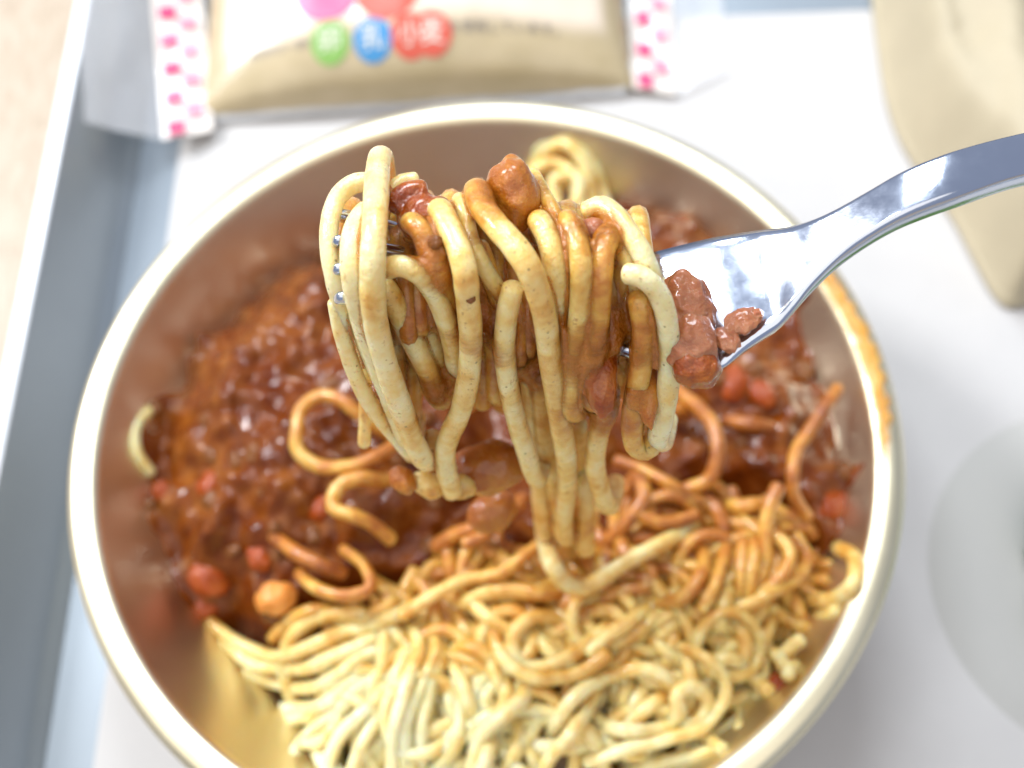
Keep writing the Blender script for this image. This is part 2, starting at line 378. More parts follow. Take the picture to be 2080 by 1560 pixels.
# ------------------------------------------------------------------ food surface
FOOD = [(620, 480), (560, 500), (485, 560), (415, 620), (338, 700), (284, 790), (252, 900), (256, 1010), (284, 1120), (322, 1200), (375, 1255), (450, 1320), (510, 1390), (570, 1430), (590, 1500), (600, 1570), (650, 1680), (900, 1760), (1200, 1720), (1400, 1600), (1500, 1530), (1570, 1440), (1650, 1330), (1690, 1250), (1750, 1130), (1772, 1000), (1762, 900), (1730, 800), (1690, 700), (1640, 600), (1560, 480), (1440, 400), (1330, 350), (1250, 320), (1160, 285), (1080, 310), (1000, 420), (800, 470)]
FOODW = poly_world(FOOD, .034)
def food_h(P):
    P = np.asarray(P, float); r = np.hypot(P[..., 0], P[..., 1]); bz = bowl_z(np.minimum(r, .0745))
    d = poly_sd(FOODW, P)
    dome = .0375 + .055 * P[..., 0] + .0065 * (1 - np.clip(r / .065, 0, 1.2) ** 2)
    front = sstep(-.020, -.05, P[..., 1]) * .002
    h = bz - .002 + (dome + front - bz + .002) * sstep(-.002, .013, d)
    return np.where(d > -.002, np.maximum(h, bz - .002), bz - .004)
def on_food(x, y, lift):
    h = .04
    for _ in range(14):
        p = at_h(x, y, h); h = .5 * h + .5 * (float(food_h(p[:2])) + lift)
    return at_h(x, y, h)
def stain_at(p):
    """how much sauce has soaked into the noodles at a place of the bowl"""
    x, y = p[..., 0], p[..., 1]
    a = sstep(-.066, -.020, y) * .47 + sstep(-.045, .02, x) * .15 + .05
    return a
SA_L = [(700, 470), (620, 480), (560, 500), (485, 560), (415, 620), (338, 700), (284, 790), (252, 900), (256, 1010), (284, 1120), (322, 1200), (385, 1255), (450, 1225), (520, 1262), (620, 1240), (700, 1190), (800, 1170), (900, 1130), (980, 1000), (960, 800), (800, 480)]
SA_R = [(1240, 375), (1320, 395), (1430, 440), (1560, 480), (1640, 600), (1690, 700), (1730, 800), (1762, 900), (1772, 1000), (1755, 1110), (1680, 1120), (1600, 1010), (1500, 980), (1400, 970), (1330, 1000), (1250, 930), (1150, 900), (1150, 500)]
SA_B = [(1540, 1390), (1640, 1290), (1700, 1240), (1620, 1400), (1560, 1450)]
SA_C = [(860, 1080), (980, 1020), (1090, 1090), (1060, 1160), (940, 1180)]
SAW = [poly_world(q, .041) for q in (SA_L, SA_R, SA_B, SA_C)]
G = 330; ax = np.linspace(-.079, .079, G); GX, GY = np.meshgrid(ax, ax); GP = np.stack([GX, GY], -1)
sd = np.max([poly_sd(q, GP) for q in SAW], 0); sdl = poly_sd(SAW[0], GP)
GH = food_h(GP)
p3 = np.stack([GX, GY, np.zeros_like(GX)], -1)
lump = fbm(p3 * 65, 2, 3) * .0042 + np.maximum(-.2, fbm(p3 * 135, 2, 9)) * .0036 + fbm(p3 * 330, 2, 21) * .0007
msk = sstep(-.004, .004, sd + fbm(p3 * 120, 2, 5) * .003)
fdt = sstep(-.002, .009, poly_sd(FOODW, GP))
SZ = GH - .0055 + msk * (.0066 + lump * fdt) + sstep(-.001, .022, sdl) * .0100
keep = (poly_sd(FOODW, GP) > -.0035) & (np.hypot(GX, GY) < .0742)
idx = -np.ones(G * G, int); kk = np.flatnonzero(keep.ravel()); idx[kk] = np.arange(len(kk))
V = np.stack([GX.ravel(), GY.ravel(), SZ.ravel()], 1)[kk]
fs = []
I = idx.reshape(G, G)
for j in range(G - 1):
    for i in range(G - 1):
        q = (I[j, i], I[j, i + 1], I[j + 1, i + 1], I[j + 1, i])
        if min(q) >= 0: fs.append(tuple(int(z) for z in q))
pale = (1 - msk.ravel()[kk]) * np.clip(1.0 - stain_at(V[:, :2]) * 2.6, 0, 1)
o = mesh_obj('meat_sauce', V, fs, SAUCE, attrs={'pale': pale})
tag(o, 'glossy brown meat sauce full of mince lumps pooled in the gold bowl', 'sauce')
def sauce_z(x, y):
    i = min(G - 1, max(0, int(round((x + .079) / .158 * (G - 1))))); j = min(G - 1, max(0, int(round((y + .079) / .158 * (G - 1)))))
    return SZ[j, i]

# mince crumbs and vegetable pieces lying in the sauce
def chunk(px, py, rad, mat, name, label, cat, group=None, seed=0, lift=.0, flat=.75, sub=3):
    p = on_food(px, py, .003); z = sauce_z(p[0], p[1]) - rad * flat * .15 + lift
    q = at_h(px, py, z)
    a = rng.uniform(0, 6.28); axs = np.array([[math.cos(a), math.sin(a), 0], [-math.sin(a), math.cos(a), 0], [0, 0, 1]])
    V, fs = blob((0, 0, 0), axs, (rad * rng.uniform(.9, 1.3), rad * rng.uniform(.75, 1.0), rad * flat), seed, .38, 1.5, sub)
    o = mesh_obj(name, V, fs, mat); o.location = q; tag(o, label, cat, group); return o
k = 0
for (P0, cnt) in ((SA_L, 30), (SA_R, 20)):
    xs = [q[0] for q in P0]; ys = [q[1] for q in P0]; pw = np.array(P0, float); c = 0
    while c < cnt:
        x, y = rng.uniform(min(xs), max(xs)), rng.uniform(min(ys), max(ys))
        if poly_sd(pw, np.array([x, y])) < 14: continue
        chunk(x, y, rng.uniform(.0011, .0024), CRUMB, 'mince_crumb', 'small brown crumb of minced meat coated in glossy sauce', 'mince', 'mince crumbs in the meat sauce', seed=100 + k); c += 1; k += 1
chunk(562, 1215, .0040, CARROT, 'carrot_dice', 'round bright orange carrot dice at the near edge of the left sauce', 'carrot', seed=1, lift=.0015)
for x, y, r, lb in ((430, 985, .0034, 'red tomato piece poking up from the left middle of the sauce'), (425, 1170, .0042, 'large red tomato piece at the lower left corner of the sauce'), (530, 1130, .0030, 'orange red tomato piece beyond the orange carrot dice'), (330, 1000, .0028, 'dark red tomato piece beside the bowl wall at left'), (415, 1235, .0028, 'red tomato piece sliding down the bowl wall below the sauce'), (1490, 780, .0036, 'orange red tomato piece under the fork head at right'), (1690, 1030, .0030, 'orange tomato piece near the right bowl wall'), (985, 1120, .0048, 'orange tomato piece among noodles below the hanging bundle'), (1600, 1400, .0036, 'dark red tomato piece by the near right bowl wall'), (1550, 800, .0026, 'small orange tomato piece right of the fork head'), (660, 1030, .0030, 'dull red tomato piece beside the folded noodle at left')):
    chunk(x, y, r, TOMATO, 'tomato_piece', lb, 'tomato', 'tomato pieces in the meat sauce', seed=int(x), lift=-.0006)
p = on_food(540, 905, .006)
V, fs = tube([p + np.array(q) for q in ((-.0012, 0, 0), (0, .0004, .0003), (.0014, -.0003, 0))], .0005, 6, 1)
tag(mesh_obj('herb_flake', V, fs, LEAFM), 'tiny green herb flake on the brown sauce at left', 'herb')

# ------------------------------------------------------------------ noodles lying in the bowl
R_N = .00146
used_strands = 0
PATHS = []; CLOTS = []
def strand(P, rad, stain, label, group, seed, sides=10, step=.0012, wob=.05, name='spaghetti_strand'):
    if seed >= 700: PATHS.append((smooth_path(P, .0008)[0], rad))
    V, fs = tube(P, rad, sides, seed, wob * 1.5, step, .16 * ((seed * .618) % 1.0))
    st = stain(V) if callable(stain) else np.full(len(V), stain)
    c = V.mean(0); o = mesh_obj(name, V - c, fs, PASTA, attrs={'stain': st}); o.location = c
    return tag(o, label, 'noodle', group)
GB = 'spaghetti strands lying in the bowl'
def r7(pts): return [(780 + x / 2.122, 980 + y / 2.122) for x, y in pts]
def bowl_strand(pts, lift=2.5, label=None, seed=0, dst=0.0, e0=True, e1=True, rad=R_N, dense_px=45, jit=1.0):
    """a traced strand: follows the food surface, its ends dip into the pile"""
    # resample in the picture so that the strand follows the surface
    q = np.array([(x, y, 0) for x, y in pts], float); c, L = smooth_path(q, dense_px)
    n = len(c); out = []
    for i, (x, y, _) in enumerate(c):
        t = i / (n - 1); l = lift if not isinstance(lift, (list, tuple)) else np.interp(t, np.linspace(0, 1, len(lift)), lift)
        dip = 0
        if e0: dip += max(0, 1 - t * n / 2.2) * 4.5
        if e1: dip += max(0, 1 - (1 - t) * n / 2.2) * 4.5
        g = on_food(x, y, (l - dip + .5 * math.sin(i * 1.7 + seed)) * .001)
        wv = np.array([float(vnoise(np.array([i * .55, seed * 2.3, 0.]), 1)), float(vnoise(np.array([i * .55, seed * 2.3, 9.]), 2)), .6 * float(vnoise(np.array([i * .7, seed * 2.3, 4.]), 3))])
        out.append(g + wv * .0011 * jit)
    lab = label or 'loose spaghetti strand lying tangled on the heap in the gold bowl'
    return strand(out, rad, lambda V: stain_at(V[:, :2]) + dst, lab, GB, seed)

T_ = [  # (points, lift mm, label, stain change, tuck start, tuck end)
 (r7([(90, 570), (180, 500), (290, 430), (420, 415), (520, 380), (660, 270), (760, 200)]), 6.5, 'thick pale strand with blunt left end crossing below the hanging bundle', .0, False, True),
 (r7([(250, 480), (330, 530), (420, 490), (560, 470), (720, 470), (860, 420)]), 5, 'pale strand arched beneath the blunt ended strand', 0, True, True),
 (r7([(390, 480), (480, 510), (600, 500), (760, 430), (900, 380)]), 4, 'strand lying parallel below the blunt ended strand', 0, True, True),
 (r7([(480, 520), (475, 620), (490, 740), (560, 830), (680, 860), (800, 840), (880, 800), (950, 745)]), 6, 'U shaped strand looping round the coil in the middle of the near heap', .03, True, False),
 (r7([(860, 660), (760, 590), (650, 585), (565, 640), (560, 740), (640, 800), (760, 780), (880, 690), (990, 610), (1100, 560)]), 5, 'coiled strand with oval eye in the middle of the near heap', .02, True, True),
 (r7([(700, 640), (620, 680), (640, 740), (740, 735), (840, 690)]), 3.5, 'small hook of spaghetti inside the eye of the coil', .1, True, True),
 (r7([(890, 730), (980, 640), (1090, 560), (1200, 510)]), 6.2, 'topmost of the slanted strands fanning right from the coil', 0, False, True),
 (r7([(960, 740), (1040, 690), (1130, 610), (1200, 550)]), 4.8, 'second slanted strand right of the coil', .05, True, True),
 (r7([(1010, 740), (1110, 665), (1190, 570), (1260, 530)]), 5.4, 'third slanted strand right of the coil', 0, True, True),
 (r7([(1120, 720), (1220, 655), (1290, 570), (1330, 500)]), 4.5, 'lowest slanted strand of the fan right of the coil', .03, True, True),
 (r7([(1220, 700), (1350, 720), (1440, 800), (1485, 900), (1450, 1000), (1350, 1070), (1200, 1110), (1050, 1140), (880, 1200)]), 6.5, 'large open arc strand sweeping round the small ring at near right', .03, True, True),
 (r7([(1330, 980), (1300, 930), (1250, 940), (1240, 1010), (1300, 1040), (1360, 1010), (1385, 930), (1340, 880), (1270, 890), (1250, 970), (1300, 1035), (1150, 1075), (1000, 1050), (880, 990)]), [3, 3, 4, 4.5, 5, 5, 5.5, 5.5, 5.5, 5.5, 5.5, 5, 5, 4], 'small tight ring of spaghetti inside the large arc at near right', .03, True, True),
 (r7([(1330, 230), (1385, 290), (1375, 390), (1310, 470), (1190, 510), (1080, 500)]), 6, 'sauced C shaped strand under the flattened loop', .12, True, True),
 (r7([(1490, 220), (1460, 340), (1420, 440), (1350, 545)]), 6.5, 'long strand sweeping down between flattened loop and upright sheaf', .08, True, False),
 (r7([(1530, 250), (1500, 380), (1440, 480)]), 5, 'short strand half hidden left of the upright sheaf', .1, True, True),
 (r7([(1470, 420), (1460, 520), (1445, 620)]), 5.5, 'straight vertical strand standing below the flattened loop', .0, True, False),
 (r7([(1530, 140), (1580, 200), (1660, 210), (1735, 260), (1740, 360), (1670, 450), (1560, 520)]), 7, 'bent strand arching over the upright sheaf at right', .0, True, True),
 (r7([(1690, 30), (1665, 110), (1645, 210), (1635, 330)]), 8.5, 'upright strand end standing out of the right sheaf', -.02, False, True),
 (r7([(1780, 230), (1825, 320), (1790, 410), (1660, 480), (1530, 540), (1420, 640)]), 6, 'outer strand curling round the right side of the upright sheaf', .05, True, True),
 (r7([(1545, 190), (1550, 300), (1545, 420), (1520, 520)]), 6, 'leftmost upright strand of the right sheaf', .05, True, True),
 (r7([(1585, 210), (1595, 320), (1585, 430), (1550, 530)]), 6.4, 'second upright strand from the left in the right sheaf', .02, True, True),
 (r7([(1625, 240), (1635, 340), (1620, 440), (1570, 540)]), 5.8, 'third upright strand from the left in the right sheaf', .04, True, True),
 (r7([(1670, 260), (1690, 340), (1660, 430), (1600, 520)]), 5.2, 'rightmost upright strand of the right sheaf', .06, True, True),
 (r7([(1950, 280), (2030, 350), (2010, 450), (1930, 490), (1840, 495)]), 5, 'pale hooked strand against the right wall of the bowl', -.1, True, True),
 (r7([(1850, 580), (1930, 560), (1990, 510)]), 3, 'short strand tucked under the pale hooked strand at the right wall', -.05, True, True),
 (r7([(1490, 100), (1560, 100), (1640, 115)]), 6, 'short level strand left of the upright strand end', 0, True, True),
 (r7([(1390, 200), (1330, 110), (1240, 60), (1140, 85), (1085, 150), (1150, 185), (1260, 165), (1340, 140)]), [5, 6, 6.5, 7, 7, 7, 7, 7], 'flattened loop of sauced spaghetti right of the hanging strands', .14, True, False),
 (r7([(1130, -20), (1220, 20), (1300, 60), (1390, 90), (1470, 160)]), 6, 'strand running from the bundle foot to the flattened loop', .1, True, True),
 (r7([(1380, 60), (1440, 110), (1470, 190), (1450, 280)]), 5.5, 'orange sauced strand draped over the right end of the flattened loop', .2, True, True),
 (r7([(-10, 1060), (40, 900), (90, 760), (120, 640)]), 5, 'leftmost of the pale strands running to the bottom edge', -.08, True, True),
 (r7([(20, 1250), (50, 1060), (110, 860), (150, 740), (150, 630)]), 7, 'broad pale strand running down to the bottom edge, left of centre', -.08, True, True),
 (r7([(90, 1250), (120, 1020), (180, 830), (220, 720), (200, 640)]), 6, 'pale strand hugging the right side of the broad pale strand', -.04, True, True),
 (r7([(150, 1250), (160, 1080), (200, 930), (250, 760), (230, 660)]), 5, 'pale strand reaching the bottom edge, second right of the broad one', -.02, True, True),
 (r7([(280, 740), (330, 870), (390, 1010), (420, 1100)]), 5, 'long strand slanting down to the right near the bottom centre', -.02, True, True),
 (r7([(390, 800), (440, 930), (470, 1040)]), 4.5, 'shorter strand slanting beside the long one near the bottom centre', 0, True, True),
 (r7([(220, 900), (300, 1020), (400, 1110), (480, 1200)]), 3.5, 'low pale strand deep in the gap at the bottom', -.05, True, True),
 (r7([(400, 1260), (430, 1120), (530, 1000), (620, 890), (650, 820)]), 6.5, 'straight slanting strand rising from the bottom edge at the centre', -.01, True, True),
 (r7([(660, 920), (640, 1060), (570, 1140), (490, 1115)]), 4.5, 'curved strand cut off behind the straight slanting strand', 0, True, True),
 (r7([(660, 1260), (770, 1130), (870, 1000), (925, 870)]), 6, 'golden strand slanting up from the bottom edge right of centre', .06, True, True),
 (r7([(680, 980), (790, 1070), (900, 1110), (1020, 1100)]), 3, 'deep strand crossing level under the golden slanted strand', .0, True, True),
 (r7([(900, 1000), (960, 1120), (1060, 1180), (1200, 1170)]), 3, 'deep strand just inside the bottom of the large arc', .0, True, True),
 (r7([(1150, 830), (1080, 950), (980, 1010)]), 3.5, 'short slanting strand left of the small tight ring', .05, True, True),
 (r7([(1100, 780), (1200, 820), (1320, 840), (1420, 820)]), 3, 'level strand crossing above the small tight ring', .1, True, True),
 (r7([(1690, 745), (1740, 715), (1805, 680)]), 7, 'short stub of spaghetti on red sauce by the near right wall', 0, False, False),
 (r7([(1715, 770), (1735, 800), (1740, 825)]), 6.5, 'tiny broken spaghetti end just below the short stub', 0, False, False),
 (r7([(1680, 520), (1650, 640), (1580, 750), (1500, 840)]), 4.5, 'long strand slanting left above the short stub', .08, True, True),
 (r7([(1740, 450), (1790, 520), (1805, 630)]), 4, 'strand running down the right side towards the short stub', .1, True, True),
 (r7([(1560, 610), (1460, 640), (1350, 640)]), 4, 'level strand passing under the straight vertical strand', .02, True, True),
 (r7([(1360, 660), (1480, 690), (1560, 740)]), 4, 'short strand above the top end of the large arc', .06, True, True),
 (r7([(700, 560), (800, 590), (890, 650)]), 4.5, 'short strand slanting over the oval coil', .05, True, True),
 (r7([(260, 640), (330, 680), (420, 700), (470, 760)]), 3, 'sauced strand bending left of the U shaped strand', .14, True, True),
 ([(900, 1290), (990, 1340), (1030, 1400)], 3, 'deep strand in the gap left of the U shaped strand', .06, True, True),
 # left bank of noodles
 ([(420, 1265), (480, 1310), (550, 1330), (640, 1310), (720, 1280), (830, 1240)], 4, 'topmost strand along the upper edge of the left bank of noodles', -.06, True, False),
 ([(450, 1300), (520, 1350), (600, 1365), (700, 1320), (800, 1270)], 4.4, 'second strand down in the left bank of noodles', -.06, True, True),
 ([(500, 1370), (570, 1400), (660, 1380), (740, 1330), (830, 1300)], 4.2, 'third strand down in the left bank of noodles', -.05, True, True),
 ([(640, 1255), (720, 1260), (790, 1235), (840, 1200)], 4.6, 'short strand joining the left bank to the centre heap', .03, True, True),
 ([(560, 1290), (610, 1250), (680, 1240), (740, 1250)], 3.6, 'sauced strand at the sauce edge above the left bank', .12, True, True),
 ([(570, 1440), (650, 1430), (730, 1380), (790, 1310)], 4, 'fourth strand down in the left bank of noodles', -.08, True, True),
 ([(590, 1540), (640, 1470), (720, 1420), (790, 1350)], 4, 'fifth strand down in the left bank of noodles', -.1, True, True),
 ([(640, 1620), (680, 1520), (740, 1440), (800, 1370)], 5, 'lowest strand of the left bank by the bottom edge', -.1, True, True),
 ([(840, 1200), (860, 1150), (900, 1140)], 5, 'small bent strand poking up left of the blunt ended strand', .04, True, True),
 ([(760, 1180), (810, 1210), (850, 1250)], 4, 'short strand slanting down towards the blunt end', .05, True, True),
 # loops on the left sauce
 ([(810, 895), (740, 845), (670, 808), (620, 825), (600, 875), (605, 930), (650, 945), (740, 942), (790, 905), (850, 880)], [14, 17, 19, 19.5, 19.5, 19, 18.5, 18, 17, 15], 'open teardrop loop of spaghetti on the sauce left of the bundle', .10, True, True),
 ([(820, 970), (740, 968), (680, 985), (672, 1025), (730, 1055), (795, 1090)], [14, 17, 18, 18, 17, 15], 'folded hairpin strand just below the teardrop loop', .10, True, True),
 ([(560, 1090), (600, 1130), (650, 1150), (700, 1160)], 12, 'short sauced strand crossing the sauce above the orange carrot', .30, True, True),
 ([(700, 1120), (745, 1150), (750, 1190), (710, 1215), (650, 1200), (610, 1170)], 11, 'hooked strand beside the orange carrot dice', .14, True, True),
 ([(930, 1090), (905, 1130), (930, 1180)], 5, 'short bent strand left of the orange tomato piece', .12, True, True),
 ([(880, 1110), (940, 1080), (1010, 1060), (1060, 1010)], 8, 'dark sauced strand under the crumpled amber lump', .22, True, True),
 ([(950, 1110), (1000, 1080), (1030, 1030)], 9, 'thin strand rising to the amber scrap', .16, False, True),
 # on the right pool
 ([(1380, 790), (1430, 840), (1460, 900), (1450, 960), (1390, 990)], 8, 'curved strand arching over the dark sauce right of the bundle', .08, True, True),
 ([(1340, 840), (1370, 835), (1395, 840)], 7, 'short stub peeping out right of the bundle over dark sauce', .08, True, True),
 ([(1695, 795), (1650, 860), (1615, 940), (1615, 1000), (1640, 1050)], 8, 'lone bent strand on the right sauce close to the bowl wall', .10, False, True),
 ([(1480, 850), (1530, 865), (1590, 880)], 5, 'sauce soaked strand lying flat on the right pool', .25, True, True),
 ([(1260, 930), (1330, 970), (1400, 1005), (1440, 1030)], 8, 'strand sloping right from the loop at the foot of the bundle', .05, True, True),
 ([(1265, 1000), (1290, 960), (1310, 1000), (1270, 1060), (1240, 1100)], 8, 'twisted strand next to the foot of the bundle', .12, True, True),
 ([(1260, 1080), (1275, 1130), (1290, 1180)], 6.5, 'short upright strand under the twisted one near the bundle foot', .10, True, True),
 ([(1180, 1240), (1280, 1200), (1330, 1180), (1310, 1150), (1230, 1140)], 5, 'bent strand under the long hanging strand', .12, True, True),
 ([(1160, 1220), (1240, 1220), (1320, 1210)], 3.5, 'level strand below the long hanging strand', .1, True, True),
 # pale noodles at the back and on the wall
 ([(1085, 400), (1080, 345), (1120, 300), (1165, 300), (1190, 350), (1205, 410), (1230, 450)], 4, 'pale unsauced strand curled at the far side of the bowl', -.36, True, True),
 ([(1105, 400), (1140, 370), (1170, 385), (1180, 430), (1190, 480)], 5, 'pale strand inside the far curl at the back of the bowl', -.36, True, True),
 ([(1110, 330), (1140, 320), (1150, 350), (1130, 380)], 3, 'small pale curl at the back of the bowl', -.36, True, True),
 ([(1090, 430), (1070, 370), (1100, 330), (1150, 340), (1165, 390), (1190, 440)], 5.5, 'second pale strand curled inside the far curl', -.36, True, True),
 ([(1120, 300), (1160, 290), (1200, 320), (1225, 380), (1240, 440)], 2.5, 'pale strand bordering the far curl on its right', -.36, True, True),
 ([(1130, 420), (1120, 370), (1150, 350), (1180, 370), (1170, 420), (1140, 440)], 6.5, 'small pale loop lying on the far curl', -.36, True, True),
 ([(1080, 330), (1110, 290), (1150, 282)], 1.5, 'short pale strand at the back edge of the far curl', -.36, True, True),
 ([(1060, 380), (1110, 420), (1160, 440), (1230, 430)], 4, 'pale strand lying level under the far curl', -.34, True, True),
 ([(318, 822), (290, 846), (275, 890), (281, 928), (308, 956)], 2.0, 'pale strand curving out of the sauce at the left wall', -.28, False, False),
]
for i, (pts, lift, lab, dst, e0, e1) in enumerate(T_):
    bowl_strand(pts, lift, lab, 11 + i, dst, e0, e1, R_N * (1 + .06 * math.sin(i * 2.3)))
# filling: locks of strands under the traced ones
NREG = [(430, 1262), (560, 1260), (700, 1225), (830, 1195), (900, 1120), (1000, 1090), (1080, 1150), (1200, 1060), (1300, 1000), (1420, 1010), (1500, 1000), (1630, 1060), (1700, 1160), (1690, 1250), (1560, 1430), (1400, 1580), (1200, 1700), (900, 1730), (660, 1660), (600, 1540), (570, 1440), (480, 1370)]
NW = poly_world(NREG, .042); ZONES = [((620, 1330), 'in the left bank of noodles'), ((830, 1420), 'beside the broad pale strand at the bottom'), ((1000, 1500), 'by the bottom edge under the slanting strand'), ((1130, 1330), 'around the oval coil'), ((1350, 1300), 'above the large open arc'), ((1380, 1420), 'inside the large open arc'), ((1250, 1530), 'at the near edge below the large arc'), ((1560, 1150), 'round the upright sheaf'), ((1600, 1300), 'near the right wall by the short stub'), ((1350, 1120), 'under the flattened loop'), ((1150, 1180), 'below the long hanging strand'), ((930, 1200), 'under the blunt ended strand'), ((740, 1260), 'at the sauce edge right of the carrot')]
def where(P):
    c_ = np.mean(np.array(P), 0) - CAM; k_ = c_ @ FW; px = 1040 + F_PX * (c_ @ RT) / k_; py = 780 - F_PX * (c_ @ UP) / k_
    zone = min(ZONES, key=lambda z: (z[0][0] - px) ** 2 + (z[0][1] - py) ** 2)[1]
    Q = np.diff(np.array(P)[:, :2], axis=0); a_ = np.unwrap(np.arctan2(Q[:, 1], Q[:, 0])); tn = abs(a_[-1] - a_[0])
    return ('straight' if tn < .9 else 'bent' if tn < 2.2 else 'hooked' if tn < 4 else 'ringlet shaped'), zone
c = 0; tries = 0
while c < 150 and tries < 4000:
    tries += 1
    x, y = rng.uniform(NW[:, 0].min(), NW[:, 0].max()), rng.uniform(NW[:, 1].min(), NW[:, 1].max())
    if poly_sd(NW, np.array([x, y])) < .002: continue
    ang = 3.0 * float(fbm(np.array([x * 40, y * 40, 2.0]), 2, 4)) + rng.gauss(0, .35) + 1.0
    curv = rng.gauss(0, 45); P = []; L = rng.uniform(.022, .055); n = 14; lift = rng.uniform(-3.5, 2.6)
    for k in range(n):
        z = float(food_h(np.array([x, y]))) + (lift - (3 if k in (0, n - 1) else 0) + .8 * math.sin(k * .9 + c)) * .001
        P.append((x, y, z)); x += math.cos(ang) * L / n; y += math.sin(ang) * L / n; ang += curv * L / n; curv += rng.gauss(0, 12)
        if poly_sd(NW, np.array([x, y])) < -.001: break
    if len(P) < 6: continue
    strand(P, R_N * rng.uniform(.93, 1.06), lambda V: stain_at(V[:, :2]) + .03, '%s spaghetti strand half buried %s' % where(P), 'half buried spaghetti strands in the near heap', 300 + c, 8, .0016); c += 1

c = 0
while c < 46:
    x, y = rng.uniform(-.05, .055), rng.uniform(-.068, -.028)
    if poly_sd(NW, np.array([x, y])) < .006: continue
    ang = rng.uniform(0, 6.28); curv = rng.choice((-1, 1)) * rng.uniform(60, 150); P = []; n = 18; L = rng.uniform(.03, .055); lf = rng.uniform(1.5, 5.0)
    for k in range(n):
        e = max(0, 1 - k / 2.5) + max(0, 1 - (n - 1 - k) / 2.5)
        P.append((x, y, float(food_h(np.array([x, y]))) + (lf - 5 * e + 1.2 * math.sin(k * .8 + c)) * .001))
        x += math.cos(ang) * L / n; y += math.sin(ang) * L / n; ang += curv * L / n; curv += rng.gauss(0, 30)
        if poly_sd(NW, np.array([x, y])) < .001: break
    if len(P) < 8: continue
    strand(P, R_N * rng.uniform(.93, 1.06), lambda V: stain_at(V[:, :2]) + .02, '%s loose strand lying on top %s' % where(P), 'curled loose strands on the near heap', 500 + c, 8, .0014); c += 1

# ------------------------------------------------------------------ the lifted bundle
def zhang(y):
    k = (780 - y) / F_PX; y0, z0 = .0133, .145
    return z0 + .896 * (y0 - k * z0) / (.444 + .896 * k)
def bdepth(y, hang):
    if y >= 550: return .145 + hang * (zhang(y) - .145)
    return .145 + .0065 * ((550 - y) / 200) ** 2
GL = 'spaghetti strands twirled on the fork'
def lifted(label, pts, dz=0.0, d=56, hang=.6, tuck=None, tuck_end=None, stain=.30, seed=0, group=GL, st_fn=None):
    """dz in mm (one value or one per point), d = thickness in photograph pixels at the focus distance"""
    dzs = dz if isinstance(dz, (list, tuple)) else [dz] * len(pts)
    P = [at_depth(x, y, bdepth(y, hang) + z * .001) for (x, y), z in zip(pts, dzs)]
    def tail(i, j, side):
        (x, y), z0 = pts[i], bdepth(pts[i][1], hang) + dzs[i] * .001
        ex = []
        for dx, dy, dd in ((side * 6, 22, .006), (side * 14, 75, .0125), (side * 20, 160, .019), (side * 18, 260, .028)):
            ex.append(at_depth(x + dx, y + dy, z0 + dd))
        return ex
    if tuck is not None: P = tail(0, 1, tuck)[::-1] + P
    if tuck_end is not None:
        (x, y), z0 = pts[-1], bdepth(pts[-1][1], hang) + dzs[-1] * .001
        P += [at_depth(x + tuck_end * 12, y + 6, z0 + .005), at_depth(x + tuck_end * 20, y - 40, z0 + .011)]
    f = (lambda V: np.full(len(V), stain)) if st_fn is None else st_fn
    return strand(P, d * .47 * .145 / F_PX, f, label, group, 700 + seed, 18, .0007, .045)

